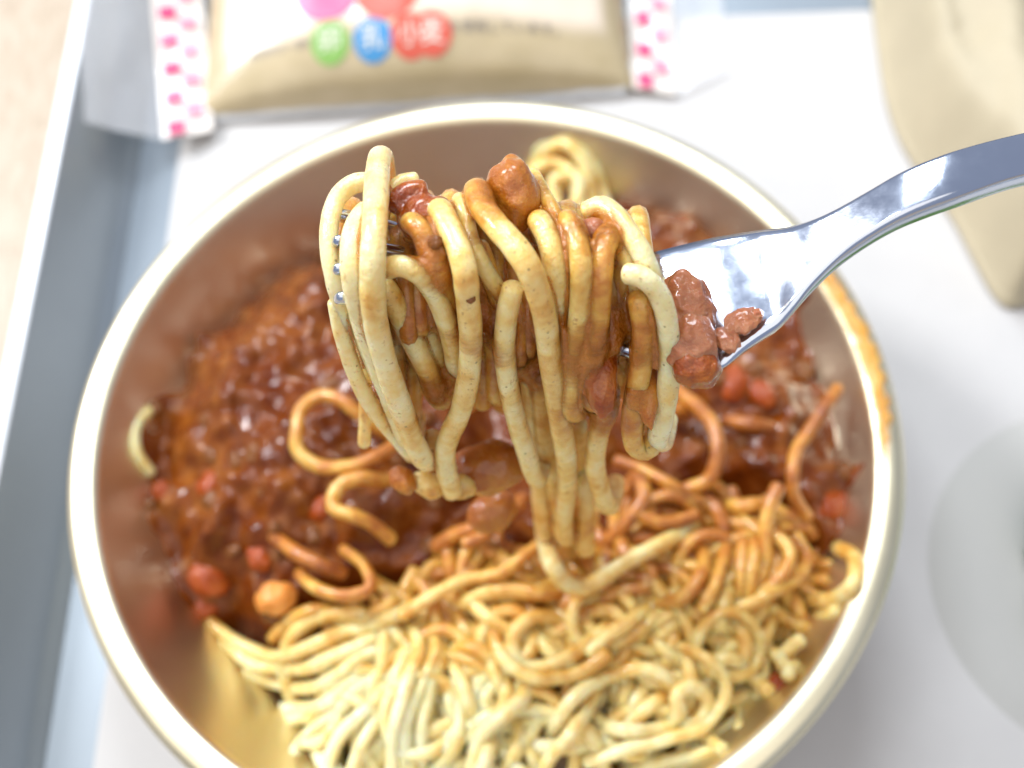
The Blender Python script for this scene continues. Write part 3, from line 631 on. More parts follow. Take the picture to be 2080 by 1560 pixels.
LIFT = [
 # label, points, dz, d, hang, tuck at the top, tuck at the bottom, stain
 ('tall thick strand at the front left of the lifted bundle', [(772, 318), (766, 360), (763, 430), (758, 510), (757, 590), (764, 660), (784, 740), (812, 820), (838, 890), (858, 930)], [1, 0, -1.6, -2, -2, -1.8, -1.5, -1.2, -.6, 0], 58, .55, 1, 1, .27),
 ('pale strand hugging the left side of the tall front strand', [(745, 430), (726, 455), (716, 500), (717, 560), (733, 640), (752, 700), (778, 770), (806, 840), (826, 890)], [2, 1, 0, 0, .3, .8, 1, 1.4, 2], 54, .6, 1, 1, .20),
 ('outermost pale loop at the left edge of the lifted bundle', [(760, 372), (722, 372), (690, 396), (672, 440), (668, 500), (678, 560), (690, 610), (704, 660)], [4, 4, 4.5, 5, 5, 5, 5, 5], 50, .6, 1, 1, .20),
 ('speckled strand running down the lower left edge of the bundle', [(683, 615), (690, 655), (706, 715), (728, 775), (762, 835), (798, 880), (828, 915)], [5, 4, 3.6, 3.4, 3.2, 3, 3], 46, .62, None, 1, .22),
 ('thin strand squeezed between the two left edge strands', [(722, 640), (740, 700), (764, 760), (790, 815), (815, 865)], [3, 3, 3, 3, 3], 34, .62, 1, 1, .24),
 ('strand arching right from behind the tall front left strand', [(786, 545), (815, 540), (850, 556), (880, 592), (902, 640), (918, 690), (926, 740)], [2, 1.2, 1, 1.3, 2, 3, 4], 52, .6, None, 1, .22),
 ('inner strand slanting down behind the tall front left strand', [(782, 585), (806, 625), (828, 670), (850, 715), (872, 762), (888, 805)], [4, 4, 4, 4, 4.4, 5.5], 54, .62, 1, 1, .30),
 ('shadowed strand deep inside the left half of the bundle', [(820, 590), (850, 625), (870, 670), (888, 720), (905, 770)], [7, 7, 7, 7, 7.5], 50, .65, 1, 1, .34),
 ('speckled front strand bending left at its foot, left of centre', [(893, 425), (908, 455), (930, 500), (944, 550), (950, 610), (956, 670), (955, 730), (947, 790), (934, 840), (913, 885), (904, 920), (908, 960), (918, 990)], [1.5, .5, -.4, -.8, -.8, -.8, -.6, -.3, 0, .4, .8, 1, 1.5], 56, .55, 1, 0, .26),
 ('sauced strand just left of the speckled front strand', [(836, 452), (856, 470), (876, 505), (890, 550), (902, 600), (912, 640)], [1.5, 1, 1.5, 2, 3, 4], 50, .6, 1, 1, .46),
 ('stubby strand end in the top left notch of the bundle', [(800, 418), (826, 392), (858, 388)], [3, 2.5, 2.6], 50, .6, None, None, .40),
 ('second stubby strand end in the top left notch', [(795, 395), (815, 372), (842, 368)], [5, 4.4, 4.4], 44, .6, None, None, .34),
 ('thin pale strand sloping right from the middle notch', [(934, 408), (946, 440), (954, 480), (974, 525), (1000, 570), (1028, 610)], [4, 3.5, 3.5, 3.5, 4, 5], 40, .6, 1, 1, .30),
 ('brownish inner strand above the short centre strand', [(975, 505), (992, 550), (1010, 600), (1025, 650)], [5, 5, 5, 5.5], 44, .6, 1, 1, .52),
 ('brownish inner strand beside the speckled front strand', [(962, 560), (985, 610), (998, 670), (1005, 740), (1005, 800)], [6, 6, 6, 6, 6], 46, .65, 1, 1, .50),
 ('big diagonal strand crossing the front from upper left to centre', [(968, 385), (980, 420), (1008, 458), (1042, 496), (1072, 540), (1092, 590), (1106, 640), (1116, 710), (1128, 790), (1140, 865), (1150, 930), (1152, 985), (1146, 1040), (1146, 1085)], [1.5, 0, -1.4, -2, -2.2, -2.2, -2.2, -2, -1.5, -.5, 2, 6, 10, 14], 60, .55, 1, 1, .34),
 ('short rounded strand left of the big diagonal one at centre', [(1042, 585), (1032, 625), (1025, 690), (1028, 750), (1038, 810), (1052, 865), (1070, 920), (1084, 965)], [1, .2, -.2, -.2, 0, .4, 1, 2], 54, .58, None, 1, .26),
 ('strand behind the big diagonal one, right of the amber glaze', [(1096, 450), (1112, 480), (1126, 530), (1132, 590), (1134, 650), (1140, 720), (1146, 790)], [1.5, 1, 1, 1.2, 1.6, 2, 3], 54, .6, 1, 1, .32),
 ('narrow strand on the right edge of the amber glaze lump', [(1084, 355), (1102, 390), (1122, 425), (1140, 465), (1150, 520)], [4, 3.4, 3, 3, 4], 34, .6, 1, 1, .44),
 ('ridged strand hanging in the right half of the bundle', [(1152, 448), (1170, 484), (1180, 535), (1180, 600), (1175, 660), (1168, 720), (1163, 775), (1160, 830)], [1.5, .6, .2, .2, .4, 1, 1.6, 2.6], 52, .42, 1, 1, .38),
 ('orange stained strand between ridged strand and right sauce', [(1238, 482), (1224, 515), (1219, 570), (1216, 630), (1209, 690), (1203, 750), (1200, 810)], [1.6, 1, .6, .4, .6, 1, 2], 56, .42, 1, 1, .56),
 ('wrinkled pale strand over the upper right shoulder of the bundle', [(1196, 430), (1222, 420), (1252, 440), (1282, 480), (1306, 520), (1322, 562), (1328, 610)], [4, 2.6, 1.8, 1.4, 1.4, 1.6, 3], 54, .6, None, 1, .24),
 ('second strand under the upper right shoulder', [(1230, 470), (1258, 496), (1285, 540), (1300, 590), (1305, 640)], [3.5, 3, 3, 3.4, 4], 48, .42, 1, 1, .42),
 ('clean pale strand curving down the right edge of the bundle', [(1276, 556), (1302, 562), (1330, 585), (1348, 622), (1358, 680), (1360, 740), (1355, 800), (1346, 850), (1336, 890)], [0, -.8, -1, -1, -.8, -.6, -.4, 0, .5], 54, .42, None, 1, .16),
 ('orange glazed strand turning up in a loop at lower right', [(1300, 610), (1308, 670), (1302, 740), (1290, 810), (1284, 870), (1292, 908), (1314, 915), (1330, 885), (1334, 830)], [1, .4, .2, .2, .3, .6, .9, 1.4, 2], 54, .42, 1, None, .52),
 ('speckled strand emerging under the dark glaze at lower right', [(1236, 790), (1226, 840), (1213, 895), (1208, 945), (1218, 985), (1230, 1020)], [1.5, 1.2, 1, 1, 1.5, 3], 56, .6, None, 1, .36),
 ('faint strand at the foot of the hanging column', [(1200, 1040), (1192, 1090), (1188, 1140), (1192, 1180)], [8, 10, 12, 14], 56, .8, None, 1, .44),
 ('second strand hanging straight beside the long one', [(1098, 760), (1100, 830), (1106, 890), (1118, 950), (1130, 1010), (1140, 1060), (1152, 1120)], [3, 3.5, 4, 5, 7, 9, 12], 54, .78, None, 1, .40),
 ('right hand strand of the hanging column', [(1172, 860), (1176, 930), (1176, 1000), (1170, 1070), (1172, 1130)], [5, 6, 8, 9, 11], 52, .8, 1, 1, .48),
]
def tilt_stain(base):
    def f(V):
        s_ = base + .05 + .12 * vnoise(V * 140, 3)
        for c_, r_ in CLOTS:
            s_ = s_ + .34 * np.exp(-(np.linalg.norm((V - c_) / r_, axis=1)) ** 2)
        return np.minimum(s_, base + .55)
    return f
for x, y, z, r in ((1042, 400, 1, .0045), (1215, 690, 0, .0050), (1222, 770, 0, .0052), (1235, 830, 0, .004), (1300, 650, 1, .0032), (1306, 730, 1, .0034), (1312, 810, 1, .0034), (890, 810, 3, .004), (870, 500, 3, .0045), (1080, 760, 5, .004), (985, 640, 5, .005), (1200, 470, 2, .0035)):
    CLOTS.append((at_depth(x, y, bdepth(y, .6) + z * .001), r))
for i, (lb, pts, dz, d, hang, t0, t1, stn) in enumerate(LIFT):
    lifted(lb, pts, dz, d, hang, t0, t1, stn, i, st_fn=tilt_stain(stn))
# the long strand that still reaches down into the bowl
PL = [(1075, 700), (1080, 780), (1086, 850), (1091, 920), (1097, 980), (1101, 1040), (1108, 1100)]
PP = [at_depth(x, y, bdepth(y, .86) + .003) for x, y in PL]
for (x, y), lf in zip([(1124, 1150), (1152, 1185), (1188, 1193), (1225, 1172), (1275, 1140), (1330, 1112), (1372, 1090), (1410, 1068), (1440, 1050)], (14, 11, 9, 8.5, 8, 7, 5, 2, -2)): PP.append(on_food(x, y, lf * .001))
strand(PP, 1.62e-3, tilt_stain(.34), 'long strand hanging from the bundle down into the bowl', GL, 799, 18, .0008)
# hidden inner turns of the twirl round the tines
for i in range(26):
    xc = 745 + i * 21.5 + rng.uniform(-14, 14); P = []
    a0 = rng.uniform(-.4, .4); ry = rng.uniform(.0075, .0105); sag = rng.uniform(.020, .036)
    c0 = at_depth(xc, 545 + .05 * (xc - 700) + rng.uniform(-12, 12), .1615)
    for k in range(22):
        a = a0 + k / 21 * 2 * math.pi * 1.4
        up, away = math.cos(a), math.sin(a)
        z = up * .0062 if up > 0 else up * (.0062 + sag)
        P.append(c0 + RT * (.0016 * (k / 21 - .5) * 3) + np.array([0, 1, 0]) * away * ry * (1 if up > 0 else .8 - .25 * -up) + np.array([0, 0, 1]) * z)
    strand(P, .00158, tilt_stain(.60), 'sauced strand wound inside the twirl behind the front strands', 'inner turns of the twirl on the fork', 850 + i, 10, .0011)

# ------------------------------------------------------------------ sauce clinging to the bundle
def coat_mesh(Vb, fb, c, axs, rad, inflate, voxel):
    """clot + a skin over the strands that pass through it, fused into one wet surface"""
    V = [Vb]; F = [fb]; nv_ = len(Vb)
    for C, r in PATHS:
        l = ((C - c) @ axs.T) / rad; ins = (l ** 2).sum(1) < 1.0; i = 0
        while i < len(C):
            if ins[i]:
                j = i
                while j + 1 < len(C) and ins[j + 1]: j += 1
                if j - i >= 4:
                    v, f = tube(C[i:j + 1], r * inflate, 12, i, .06, .0006)
                    V.append(v); F.append([tuple(k + nv_ for k in q) for q in f]); nv_ += len(v)
                i = j + 1
            else: i += 1
    m = bpy.data.meshes.new('t'); m.from_pydata([tuple(map(float, p)) for p in np.vstack(V)], [], [q for f in F for q in f])
    o = bpy.data.objects.new('t', m); COL.objects.link(o)
    rm = o.modifiers.new('r', 'REMESH'); rm.mode = 'VOXEL'; rm.voxel_size = voxel; rm.adaptivity = 0
    sm = o.modifiers.new('s', 'SMOOTH'); sm.factor = .5; sm.iterations = 5
    bpy.context.view_layer.update(); dg = bpy.context.evaluated_depsgraph_get(); m2 = bpy.data.meshes.new_from_object(o.evaluated_get(dg))
    v2 = np.array([p.co[:] for p in m2.vertices]); f2 = [tuple(p.vertices) for p in m2.polygons]
    bpy.data.objects.remove(o); bpy.data.meshes.remove(m); bpy.data.meshes.remove(m2)
    return v2, f2
def glaze(label, px, py, z, rx, ry, rz, mat, seed, rot=0, amp=.22, freq=1.6, name='sauce_clump', hang=.6, sub=4, coat=1.10, core=.8, voxel=.00034):
    """a clot of sauce; radii in photograph pixels at its own depth"""
    d = bdepth(py, hang) + z * .001; s = d / F_PX; a = math.radians(rot); c = at_depth(px, py, d)
    axs = np.array([RT * math.cos(a) + UP * math.sin(a), -RT * math.sin(a) + UP * math.cos(a), FW]); rad = np.array([rx * s, ry * s, rz * s])
    V, fs = blob(c, axs, rad * core, seed, amp, freq, sub, 4); at_ = {'stain': np.full(len(V), .42)} if mat is PASTA else None
    if coat: V, fs = coat_mesh(V, fs, c, axs, rad, coat, voxel)
    cc = V.mean(0); o = mesh_obj(name, V - cc, fs, mat, attrs=at_); o.location = cc; return tag(o, label, 'pasta' if mat is PASTA else 'sauce')
def sauce_film():
    """one wet skin over all lifted strands, smoothed so that it only stands proud in the crevices and where sauce is thick"""
    V, F, n0 = [], [], 0
    for i, (C, r) in enumerate(PATHS):
        v, f = tube(C, r * .985, 12, i, .02, .0008); V.append(v); F += [tuple(k + n0 for k in q) for q in f]; n0 += len(v)
    m = bpy.data.meshes.new('t'); m.from_pydata([tuple(map(float, p)) for p in np.vstack(V)], [], F)
    o = bpy.data.objects.new('t', m); COL.objects.link(o)
    rm = o.modifiers.new('r', 'REMESH'); rm.mode = 'VOXEL'; rm.voxel_size = .00042; rm.adaptivity = 0
    sm = o.modifiers.new('s', 'SMOOTH'); sm.factor = .5; sm.iterations = 9
    bpy.context.view_layer.update(); dg = bpy.context.evaluated_depsgraph_get(); m2 = bpy.data.meshes.new_from_object(o.evaluated_get(dg))
    v2 = np.array([p.co[:] for p in m2.vertices]); nn = np.array([p.normal[:] for p in m2.vertices]); f2 = [tuple(p.vertices) for p in m2.polygons]
    bpy.data.objects.remove(o); bpy.data.meshes.remove(m); bpy.data.meshes.remove(m2)
    th = np.zeros(len(v2))
    for c_, r_ in CLOTS: th = np.maximum(th, np.exp(-(np.linalg.norm((v2 - c_) / (r_ * 1.05), axis=1)) ** 2))
    off = -.00010 + .00080 * th * (.75 + .6 * fbm(v2 * 120, 2, 14)) + .00036 * fbm(v2 * 170, 3, 4)
    v2 = v2 + nn * off[:, None]
    from mathutils.kdtree import KDTree
    pts = np.vstack([C for C, r in PATHS]); rr = np.concatenate([np.full(len(C), r) for C, r in PATHS]); kd = KDTree(len(pts))
    for i, p in enumerate(pts): kd.insert(p, i)
    kd.balance(); dist = np.empty(len(v2))
    for i, p in enumerate(v2):
        dist[i] = min(d - rr[j] for q, j, d in kd.find_n(p, 3))
    return v2, f2, dist * 1000
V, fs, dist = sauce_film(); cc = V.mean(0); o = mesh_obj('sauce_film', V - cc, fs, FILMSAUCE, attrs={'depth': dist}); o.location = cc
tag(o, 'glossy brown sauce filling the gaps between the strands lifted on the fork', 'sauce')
glaze('amber glazed clot of sauce on the top centre of the bundle', 1046, 392, 2.6, 60, 90, 62, GLAZE, 5, 16, .30, 1.5, core=.84)
glaze('dark amber glaze of sauce filling the right half of the bundle', 1220, 752, -2.4, 42, 112, 40, DARKGLAZE, 108, 2, .3, 2.0, core=.86, coat=1.07)
glaze('orange glaze of sauce beside the right edge strand', 1314, 770, -2.2, 34, 130, 36, GLAZE, 113, 3, .3, 2.0, core=.8, coat=1.06)
glaze('rosy clot of sauce clinging to the fork head', 1392, 628, 3.4, 62, 84, 46, PINKGLAZE, 17, 18, .34, 2.2, core=.95)
glaze('second rosy clot of sauce lower on the fork head', 1405, 700, -3.5, 56, 66, 40, PINKGLAZE, 18, 0, .34, 2.2, core=.95)
glaze('smear of sauce hanging below the fork head', 1412, 742, -6.5, 58, 50, 40, DARKGLAZE, 19, -24, .3, 2.0, core=.95)
glaze('sauce in the top left notch of the bundle', 855, 440, 4, 62, 62, 46, DARKGLAZE, 37, 20, .24)
glaze('brown bits of sauce on the upper right shoulder', 1205, 472, 3.2, 46, 40, 40, PINKGLAZE, 41, 0, .3)
glaze('sauce at the top of the centre inner strands', 895, 510, 3.6, 52, 60, 44, PINKGLAZE, 43, 0, .3)
for i, (x, y, z, r, m_, lb) in enumerate((
    (955, 606, -2.6, 11, CRUMB, 'brown mince fleck on the speckled front strand'), (884, 492, -.3, 15, CRUMB, 'brown mince fleck on the sauced strand near the notch'),
    (818, 975, 3, 24, GLAZE, 'yellow sauce chip dangling at the lower left of the bundle'), (868, 985, 3, 26, PASTA, 'pale pasta scrap dangling next to the yellow chip'), (930, 988, 4, 26, PASTA, 'pale pasta scrap at the foot of the speckled strand'),
    (990, 950, 12, 56, GLAZE, 'crumpled amber lump hanging behind the centre strand'), (1000, 1040, 16, 40, GLAZE, 'amber scrap hanging below the crumpled lump'))):
    glaze(lb, x, y, z, r, r * (1.0 if i < 2 else 1.4), r * .7, m_, 60 + i, 20 * i, .22, 1.5, 'mince_fleck' if i < 2 else 'pasta_scrap' if m_ is PASTA else 'sauce_scrap', .6, 4, 0 if i < 5 else 1.1, 1)

# ------------------------------------------------------------------ fork
fork = empty('fork', at_h(1600, 560, .134)); FO = np.array(fork.location); tag(fork, 'polished steel fork lifting a twirl of spaghetti above the bowl', 'fork')
UE = [(1250, 528), (1310, 514), (1400, 491), (1450, 479), (1500, 470), (1540, 463), (1600, 455), (1650, 440), (1700, 418), (1760, 385), (1830, 345), (1900, 315), (1960, 295), (2080, 265), (2300, 222), (2700, 150), (3100, 75)]
LE = [(1360, 770), (1430, 762), (1475, 738), (1512, 707), (1550, 680), (1585, 655), (1622, 612), (1660, 567), (1710, 518), (1765, 478), (1830, 440), (1900, 412), (1960, 392), (2080, 352), (2300, 312), (2700, 250), (3100, 190)]
HT = [.1266, .1277, .1290, .1298, .1304, .1312, .1332, .1346, .1364, .1384, .1402, .1410, .1410, .1398, .1365, .130, .122]
TH = [.0014, .0014, .0016, .0019, .0022, .0026, .0032, .0037, .0040, .0040, .0040, .0039, .0038, .0037, .0035, .0034, .0034]
CUP = [.0008, .0008, .0007, .0006, .0005, .0004, .0002, .0001, 0, -.0001, -.0002, -.0002, -.0002, -.0002, -.0002, -.0002, -.0002]
def interp_rows(A, m=90):
    A = np.asarray(A, float); s = np.arange(len(A)); q = np.linspace(0, len(A) - 1, m)
    if A.ndim == 1: A = A[:, None]
    P, _ = smooth_path(np.column_stack([s * 10, A[:, 0], A[:, 1] if A.shape[1] > 1 else A[:, 0] * 0]), 10 * (len(A) - 1) / (m - 1) * .2)
    return np.stack([np.interp(q * 10, P[:, 0], P[:, k + 1]) for k in range(A.shape[1])], 1)
M_ = 110
ue, le, ht, th, cup = interp_rows(UE, M_), interp_rows(LE, M_), interp_rows(HT, M_)[:, 0], interp_rows(TH, M_)[:, 0], interp_rows(CUP, M_)[:, 0]
nw = 17; V = []
prof_t = []                                   # closed section: top left->right, then bottom right->left
for i in range(M_):
    A = at_h(ue[i][0], ue[i][1], ht[i] + cup[i] * .3); Bp = at_h(le[i][0], le[i][1], ht[i] + cup[i] * .3)
    rowt, rowb = [], []
    for k in range(nw):
        t = k / (nw - 1); q = 2 * t - 1
        p = A + (Bp - A) * t
        edge = max(0, abs(q) - .86) / .14
        rowt.append(p + np.array([0, 0, cup[i] * (q * q - 1) - th[i] * .22 * edge ** 2]))
        pb = A + (Bp - A) * (.5 + (t - .5) * (1 - .0 * edge))
        rowb.append(pb + np.array([0, 0, cup[i] * (q * q - 1) - th[i] * (1 - .22 * edge ** 2)]))
    V += rowt + rowb[::-1]
nr = 2 * nw
fs = grid_faces(nr, M_, True); fs.append(tuple(range(nr))); fs.append(tuple(range((M_ - 1) * nr, M_ * nr))[::-1])
mesh_obj('handle', np.array(V) - FO, fs, STEEL, fork)
# four tines running through the twirl, their tips showing at the left
tips = [(686, 436), (684, 490), (684, 547), (690, 605)]
for k, (x, y) in enumerate(tips):
    t = (k + .5) / 4
    A = np.array(at_h(*(np.array(UE[0]) * (1 - t) + np.array(LE[0]) * t), .1268 - .0008 * (1 - (2 * t - 1) ** 2)))
    tip = at_depth(x, y, .1495 + (.004 if k == 0 else 0)); mid = at_depth(x * .5 + 640 + k * 3, y * .5 + 290 + k * 8, .162)
    V, fs = tube([A + (A - mid) * .06, A * .7 + mid * .3, mid, mid * .4 + tip * .6, tip], .00115, 10, k, 0, .0015, .35)
    mesh_obj('tine', V - FO, fs, STEEL, fork)
# brown bits left on the fork
for i, (x, y, rx, ry) in enumerate(((1508, 652, 44, 26), (1476, 690, 26, 30), (1536, 640, 18, 12))):
    q = at_h(x, y, .1315); V, fs = blob((0, 0, 0), np.array([[.9, .4, 0], [-.4, .9, 0], [0, 0, 1]]), (rx * 5.7e-5, ry * 6.5e-5, .0007), 80 + i, .3, 2, 4)
    o = mesh_obj('sauce_scrap', V, fs, PINKGLAZE); o.location = q; tag(o, ('brown sauce scrap spread on the fork head near its lower edge', 'small sauce scrap by the lower corner of the fork head', 'tiny sauce scrap farthest up the fork head')[i], 'sauce')

# ------------------------------------------------------------------ sauce smear on the rim
V = []; SA = []; na, nb = 110, 11
for i in range(na):
    a = math.radians(-12 + 40 * i / (na - 1)); e = math.sin(math.pi * i / (na - 1)) ** .5
    for j in range(nb):
        t = j / (nb - 1); r = .0742 + (.0052 * (.45 + .6 * e) * (.8 + .25 * float(vnoise(np.array([i * .22, 3., 1.]), 2)))) * t
        z = float(np.interp(r, [.0738, .0751, .0765, .078, .0791], [.0484, .0499, .0502, .0501, .0497])) + .0004 + .0006 * math.sin(math.pi * t) * e * (.7 + .5 * float(vnoise(np.array([i * .32, j * .5, 5.]), 8)))
        V.append((r * math.cos(a), r * math.sin(a), z)); SA.append(float(np.clip((math.sin(math.pi * t) * 1.7) * e * (.75 + .8 * float(fbm(np.array([i * .22, j * .45, 2.]), 3, 4))), 0, .95)))
SMEAR = sauce_mat('thin_sauce', [(.3, (.58, .22, .02)), (.55, (.72, .36, .06)), (.75, (.82, .52, .15))], .15, .3)
_at = SMEAR.node_tree.nodes.new('ShaderNodeAttribute'); _at.attribute_name = 'cover'; SMEAR.node_tree.links.new(_at.outputs['Fac'], SMEAR.node_tree.nodes['Principled BSDF'].inputs['Alpha'])
o = mesh_obj('sauce_smear', V, grid_faces(nb, na), SMEAR, attrs={'cover': SA})
tag(o, 'orange smear of sauce along the right hand rim of the bowl', 'sauce')

# ------------------------------------------------------------------ bread packet behind the bowl
PK0 = at_h(392, 192, .016)[:2]; PK1 = at_h(1290, 132, .016)[:2]
PU = PK1 - PK0; PWD = np.linalg.norm(PU); pu = PU / PWD; pv = np.array([-pu[1], pu[0]]); PHT = .085
ptilt = lambda v_: .006 + .010 * v_
def pk_uv(p): d = np.asarray(p)[..., :2] - PK0; return (d @ pu) / PWD, (d @ pv) / PHT
def pk_h(u, v_):
    u, v_ = np.clip(u, 0, 1), np.clip(v_, 0, 1)
    s = np.power(np.clip(np.sin(np.pi * u), 0, 1), .5) * np.power(np.clip(np.sin(np.pi * np.clip(v_, 0, 1)), 0, 1), .42)
    wr = .0010 * fbm(np.stack([u * 9, v_ * 5, np.zeros_like(u)], -1), 2, 6)
    return .0075 + .022 * s + wr * s
def on_packet(x, y):
    h = .02
    for _ in range(12):
        p = at_h(x, y, h); u, v_ = pk_uv(p); h = .5 * h + .5 * float(pk_h(np.array(u), np.array(v_)))
    return p
packet = empty('bread_packet', (PK0[0], PK0[1], MT2)); PO = np.array(packet.location); tag(packet, 'white plastic bread packet with pink checked ends and coloured allergen circles', 'packet')
nu, nv = 90, 60; u, v_ = np.meshgrid(np.linspace(0, 1, nu), np.linspace(0, 1, nv))
xy = PK0 + u[..., None] * PU + v_[..., None] * pv * PHT; Z = pk_h(u, v_)
V = np.concatenate([xy, Z[..., None]], -1).reshape(-1, 3)
Vb = V.copy(); Vb[:, 2] = np.minimum(V[:, 2] - .0004, .0072)
um, vm = u.ravel(), v_.ravel()
mg = np.maximum(sstep(.075, .045, um), sstep(.925, .955, um)); mg = np.maximum(mg, sstep(.20, .12, vm + .02 * fbm(np.stack([um * 6, vm * 6, um * 0], -1), 2, 3)))  # ends show bread; the bottom band darkens the front face as shade
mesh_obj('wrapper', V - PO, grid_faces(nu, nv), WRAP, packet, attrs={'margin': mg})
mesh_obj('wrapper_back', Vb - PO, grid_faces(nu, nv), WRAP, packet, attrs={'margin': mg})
# bottom fin of clear film, and the sealed ends
def strip(name, quad, mat, zf, m=(30, 8), sub=None, parent=packet, amp=.0012, seed=0):
    q = [np.asarray(a) for a in quad]; V = []
    for j in range(m[1]):
        t = j / (m[1] - 1)
        for i in range(m[0]):
            s = i / (m[0] - 1); p = (q[0] * (1 - s) + q[1] * s) * (1 - t) + (q[3] * (1 - s) + q[2] * s) * t
            V.append((p[0], p[1], p[2] + amp * float(fbm(np.array([p[0] * 90, p[1] * 90, seed]), 2, seed))))
    return mesh_obj(name, np.array(V) - PO, grid_faces(*m), mat, parent)
strip('bottom_fin', [at_h(430, 246, .0072), at_h(1270, 190, .0072), at_h(1288, 122, .0085), at_h(396, 182, .0085)], FILM, 0)
LQ = [at_h(330, 285, .011), at_h(432, 262, .0085), at_h(396, -200, .010), at_h(290, -200, .018)]
RQ = [at_h(1285, 178, .0075), at_h(1372, 192, .0065), at_h(1352, -200, .0065), at_h(1270, -200, .0085)]
strip('left_seal', LQ, FILMW, 0, (10, 40)); strip('right_seal', RQ, FILMW, 0, (10, 40))
strip('left_flap', [at_h(172, 248, .0262), at_h(330, 285, .0118), at_h(290, -200, .0185), at_h(150, -200, .0262)], FILM, 0, (12, 30))
strip('right_flap', [at_h(1372, 192, .007), at_h(1480, 150, .0055), at_h(1450, -200, .0055), at_h(1352, -200, .007)], FILM, 0, (12, 30))
def lerpq(q, s, t): return (np.asarray(q[0]) * (1 - s) + np.asarray(q[1]) * s) * (1 - t) + (np.asarray(q[3]) * (1 - s) + np.asarray(q[2]) * s) * t
def checks(name, Q, cols, rows, t1, mat_list):
    for mi, mt in enumerate(mat_list):
        V, fs = [], []
        for r in range(rows):
            for c in range(cols):
                if (r + c) % 2: continue
                if (c % 2) != mi % 2: continue
                b0 = len(V)
                for s_, t_ in ((.06, .08), (.94, .08), (.94, .92), (.06, .92)):
                    p = lerpq(Q, .12 + (c + s_) / cols * .76, (r + t_) / rows * t1); amp = .0012 * float(fbm(np.array([p[0] * 90, p[1] * 90, 0.]), 2, 0))
                    V.append(p + np.array([0, 0, amp + .0010]))
                fs.append((b0, b0 + 1, b0 + 2, b0 + 3))
        mesh_obj(name, np.array(V) - PO, fs, mt, packet, smooth=False)
checks('check_print', LQ, 2, 17, 1.0, [PINK, PALEPINK]); checks('check_print', RQ, 2, 13, 1.0, [PINK, PALEPINK])
def place_print(name, verts2, faces, px, py, scale, mat, lift=.0003, rot=0.0, parent=packet):
    c = on_packet(px, py)[:2]; cr, sr = math.cos(rot), math.sin(rot)
    V = []
    for a, b in verts2:
        q = c + pu * (a * cr - b * sr) * scale + pv * (a * sr + b * cr) * scale
        uu, vv = pk_uv(q); V.append((q[0], q[1], float(pk_h(np.array(uu), np.array(vv))) + lift))
    return mesh_obj(name, np.array(V) - PO, faces, mat, parent, smooth=False)
def disc(n=36, rings=5):
    V = [(0, 0)] + [(r / rings * math.cos(2 * math.pi * k / n), r / rings * math.sin(2 * math.pi * k / n)) for r in range(1, rings + 1) for k in range(n)]
    fs = [(0, 1 + k, 1 + (k + 1) % n) for k in range(n)]
    for r in range(rings - 1):
        for k in range(n): fs.append((1 + r * n + k, 1 + (r + 1) * n + k, 1 + (r + 1) * n + (k + 1) % n, 1 + r * n + (k + 1) % n))
    return V, fs
def text_mesh(s, size):
    cu = bpy.data.curves.new('print', 'FONT'); cu.body = s; cu.size = size; cu.align_x = 'CENTER'; cu.align_y = 'CENTER'; cu.resolution_u = 3
    o = bpy.data.objects.new('print', cu); COL.objects.link(o); bpy.context.view_layer.update()
    dg = bpy.context.evaluated_depsgraph_get(); m = bpy.data.meshes.new_from_object(o.evaluated_get(dg))
    V = [(v.co.x, v.co.y) for v in m.vertices]; fs = [tuple(p.vertices) for p in m.polygons]
    bpy.data.objects.remove(o); bpy.data.meshes.remove(m); return V, fs
SC = .0051
for nm, px, py, r, mt, ch in (('green_circle', 670, 86, SC, GREEN, '卵'), ('blue_circle', 757, 80, SC, BLUE, '乳'), ('red_circle', 833, 72, SC, RED, '小'), ('red_circle', 878, 68, SC, RED, '麦')):
    V, fs = disc(); o = place_print(nm, V, fs, px, py, r, mt, .0003 + (.0001 if ch == '麦' else 0))
    V, fs = text_mesh(ch, 1.25)
    place_print('character', V, fs, px, py, r, LETTER, .0006, parent=o)
V, fs = disc(); place_print('rose_circle', V, fs, 664, -22, .0088, HOTPINK); place_print('large_red_circle', V, fs, 785, -30, .0088, RED)
V, fs = text_mesh('を使用しています。', 1.0); place_print('lettering', V, fs, 1030, 57, .0034, INK)
V, fs = text_mesh('原材料の一部に', 1.0); place_print('lettering', V, fs, 572, 100, .0026, INK)

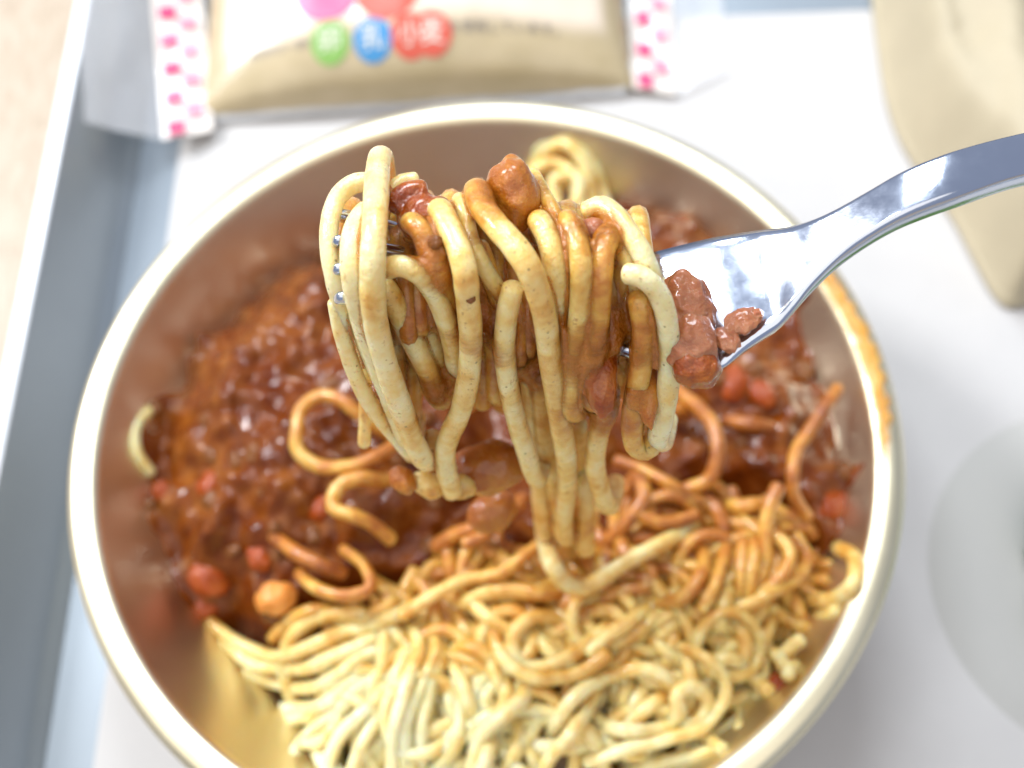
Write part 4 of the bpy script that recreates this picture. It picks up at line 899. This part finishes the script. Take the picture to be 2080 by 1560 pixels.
# ------------------------------------------------------------------ beige paper pouch (upper right)
PO_PX = [(1768, -120), (1790, 80), (1815, 210), (1850, 290), (1900, 362), (1945, 425), (1992, 515), (2036, 588), (2062, 606), (2200, 560), (2420, 420), (2480, -120)]
PW_ = poly_world(PO_PX, .010); _c = smooth_path(np.column_stack([np.vstack([PW_, PW_[:1]]), np.zeros(len(PW_) + 1)]), .0016)[0][:-1, :2]
cen = _c.mean(0); NB = len(_c); TS = np.r_[1, .99, .97, .94, .9, np.linspace(.85, .02, 34)]
QP = np.stack([cen + (_c - cen) * t for t in TS]); d = np.maximum(0, poly_sd(_c, QP)); d[0] = 0
e1 = at_h(1850, -40, .03)[:2]; e2 = at_h(1885, 250, .03)[:2]; rd = (e2 - e1) / np.linalg.norm(e2 - e1); rn = np.array([-rd[1], rd[0]])
s1 = (QP - e1) @ rn; e3 = at_h(2090, 250, .03)[:2]; s2 = (QP - e3) @ rn
fold = .011 * np.exp(-(s1 / .011) ** 2) + .013 * np.exp(-(s2 / .012) ** 2) - .004
qz = .0065 + .018 * np.power(sstep(0, .012, d), .7) + fold * sstep(0, .01, d) + .0022 * fbm(np.concatenate([QP * 60, QP[..., :1] * 0], -1), 3, 12) * sstep(0, .006, d)
V = np.concatenate([QP, qz[..., None]], -1).reshape(-1, 3); base = np.column_stack([_c, np.full(NB, MT2 + .0004)])
V2 = np.vstack([base, V]); fs = [tuple(f[::-1]) for f in grid_faces(NB, len(TS) + 1, True)]
o = mesh_obj('paper_pouch', V2, fs, POUCHM); tag(o, 'folded beige paper pouch lying at the upper right behind the fork handle', 'pouch')

# ------------------------------------------------------------------ frosted dish at the right edge
dc = at_h(2290, 1170, .008); R_D = float(np.linalg.norm(at_h(1893, 1170, .008)[:2] - dc[:2]))
dish = empty('salad_dish', (dc[0], dc[1], MT2)); tag(dish, 'flat frosted grey dish with green salad leaves, cut off by the right edge', 'dish')
prof = [(.0001, .0032), (R_D * .40, .0030), (R_D * .70, .0020), (R_D * .88, .0010), (R_D, -.0004)]
v, fs = lathe(dense(prof), 128); mesh_obj('dish_body', v, fs, DISHM, dish)
for k in range(46):
    a, r = rng.uniform(0, 6.283), R_D * .53 * math.sqrt(rng.random())
    V, fs = blob((r * math.cos(a), r * math.sin(a), .004 + rng.uniform(0, .007)), np.eye(3), (rng.uniform(.004, .007), rng.uniform(.004, .007), .0009), 200 + k, .5, 1.8, 2)
    mesh_obj('lettuce_leaf', V, fs, LEAFM, dish)
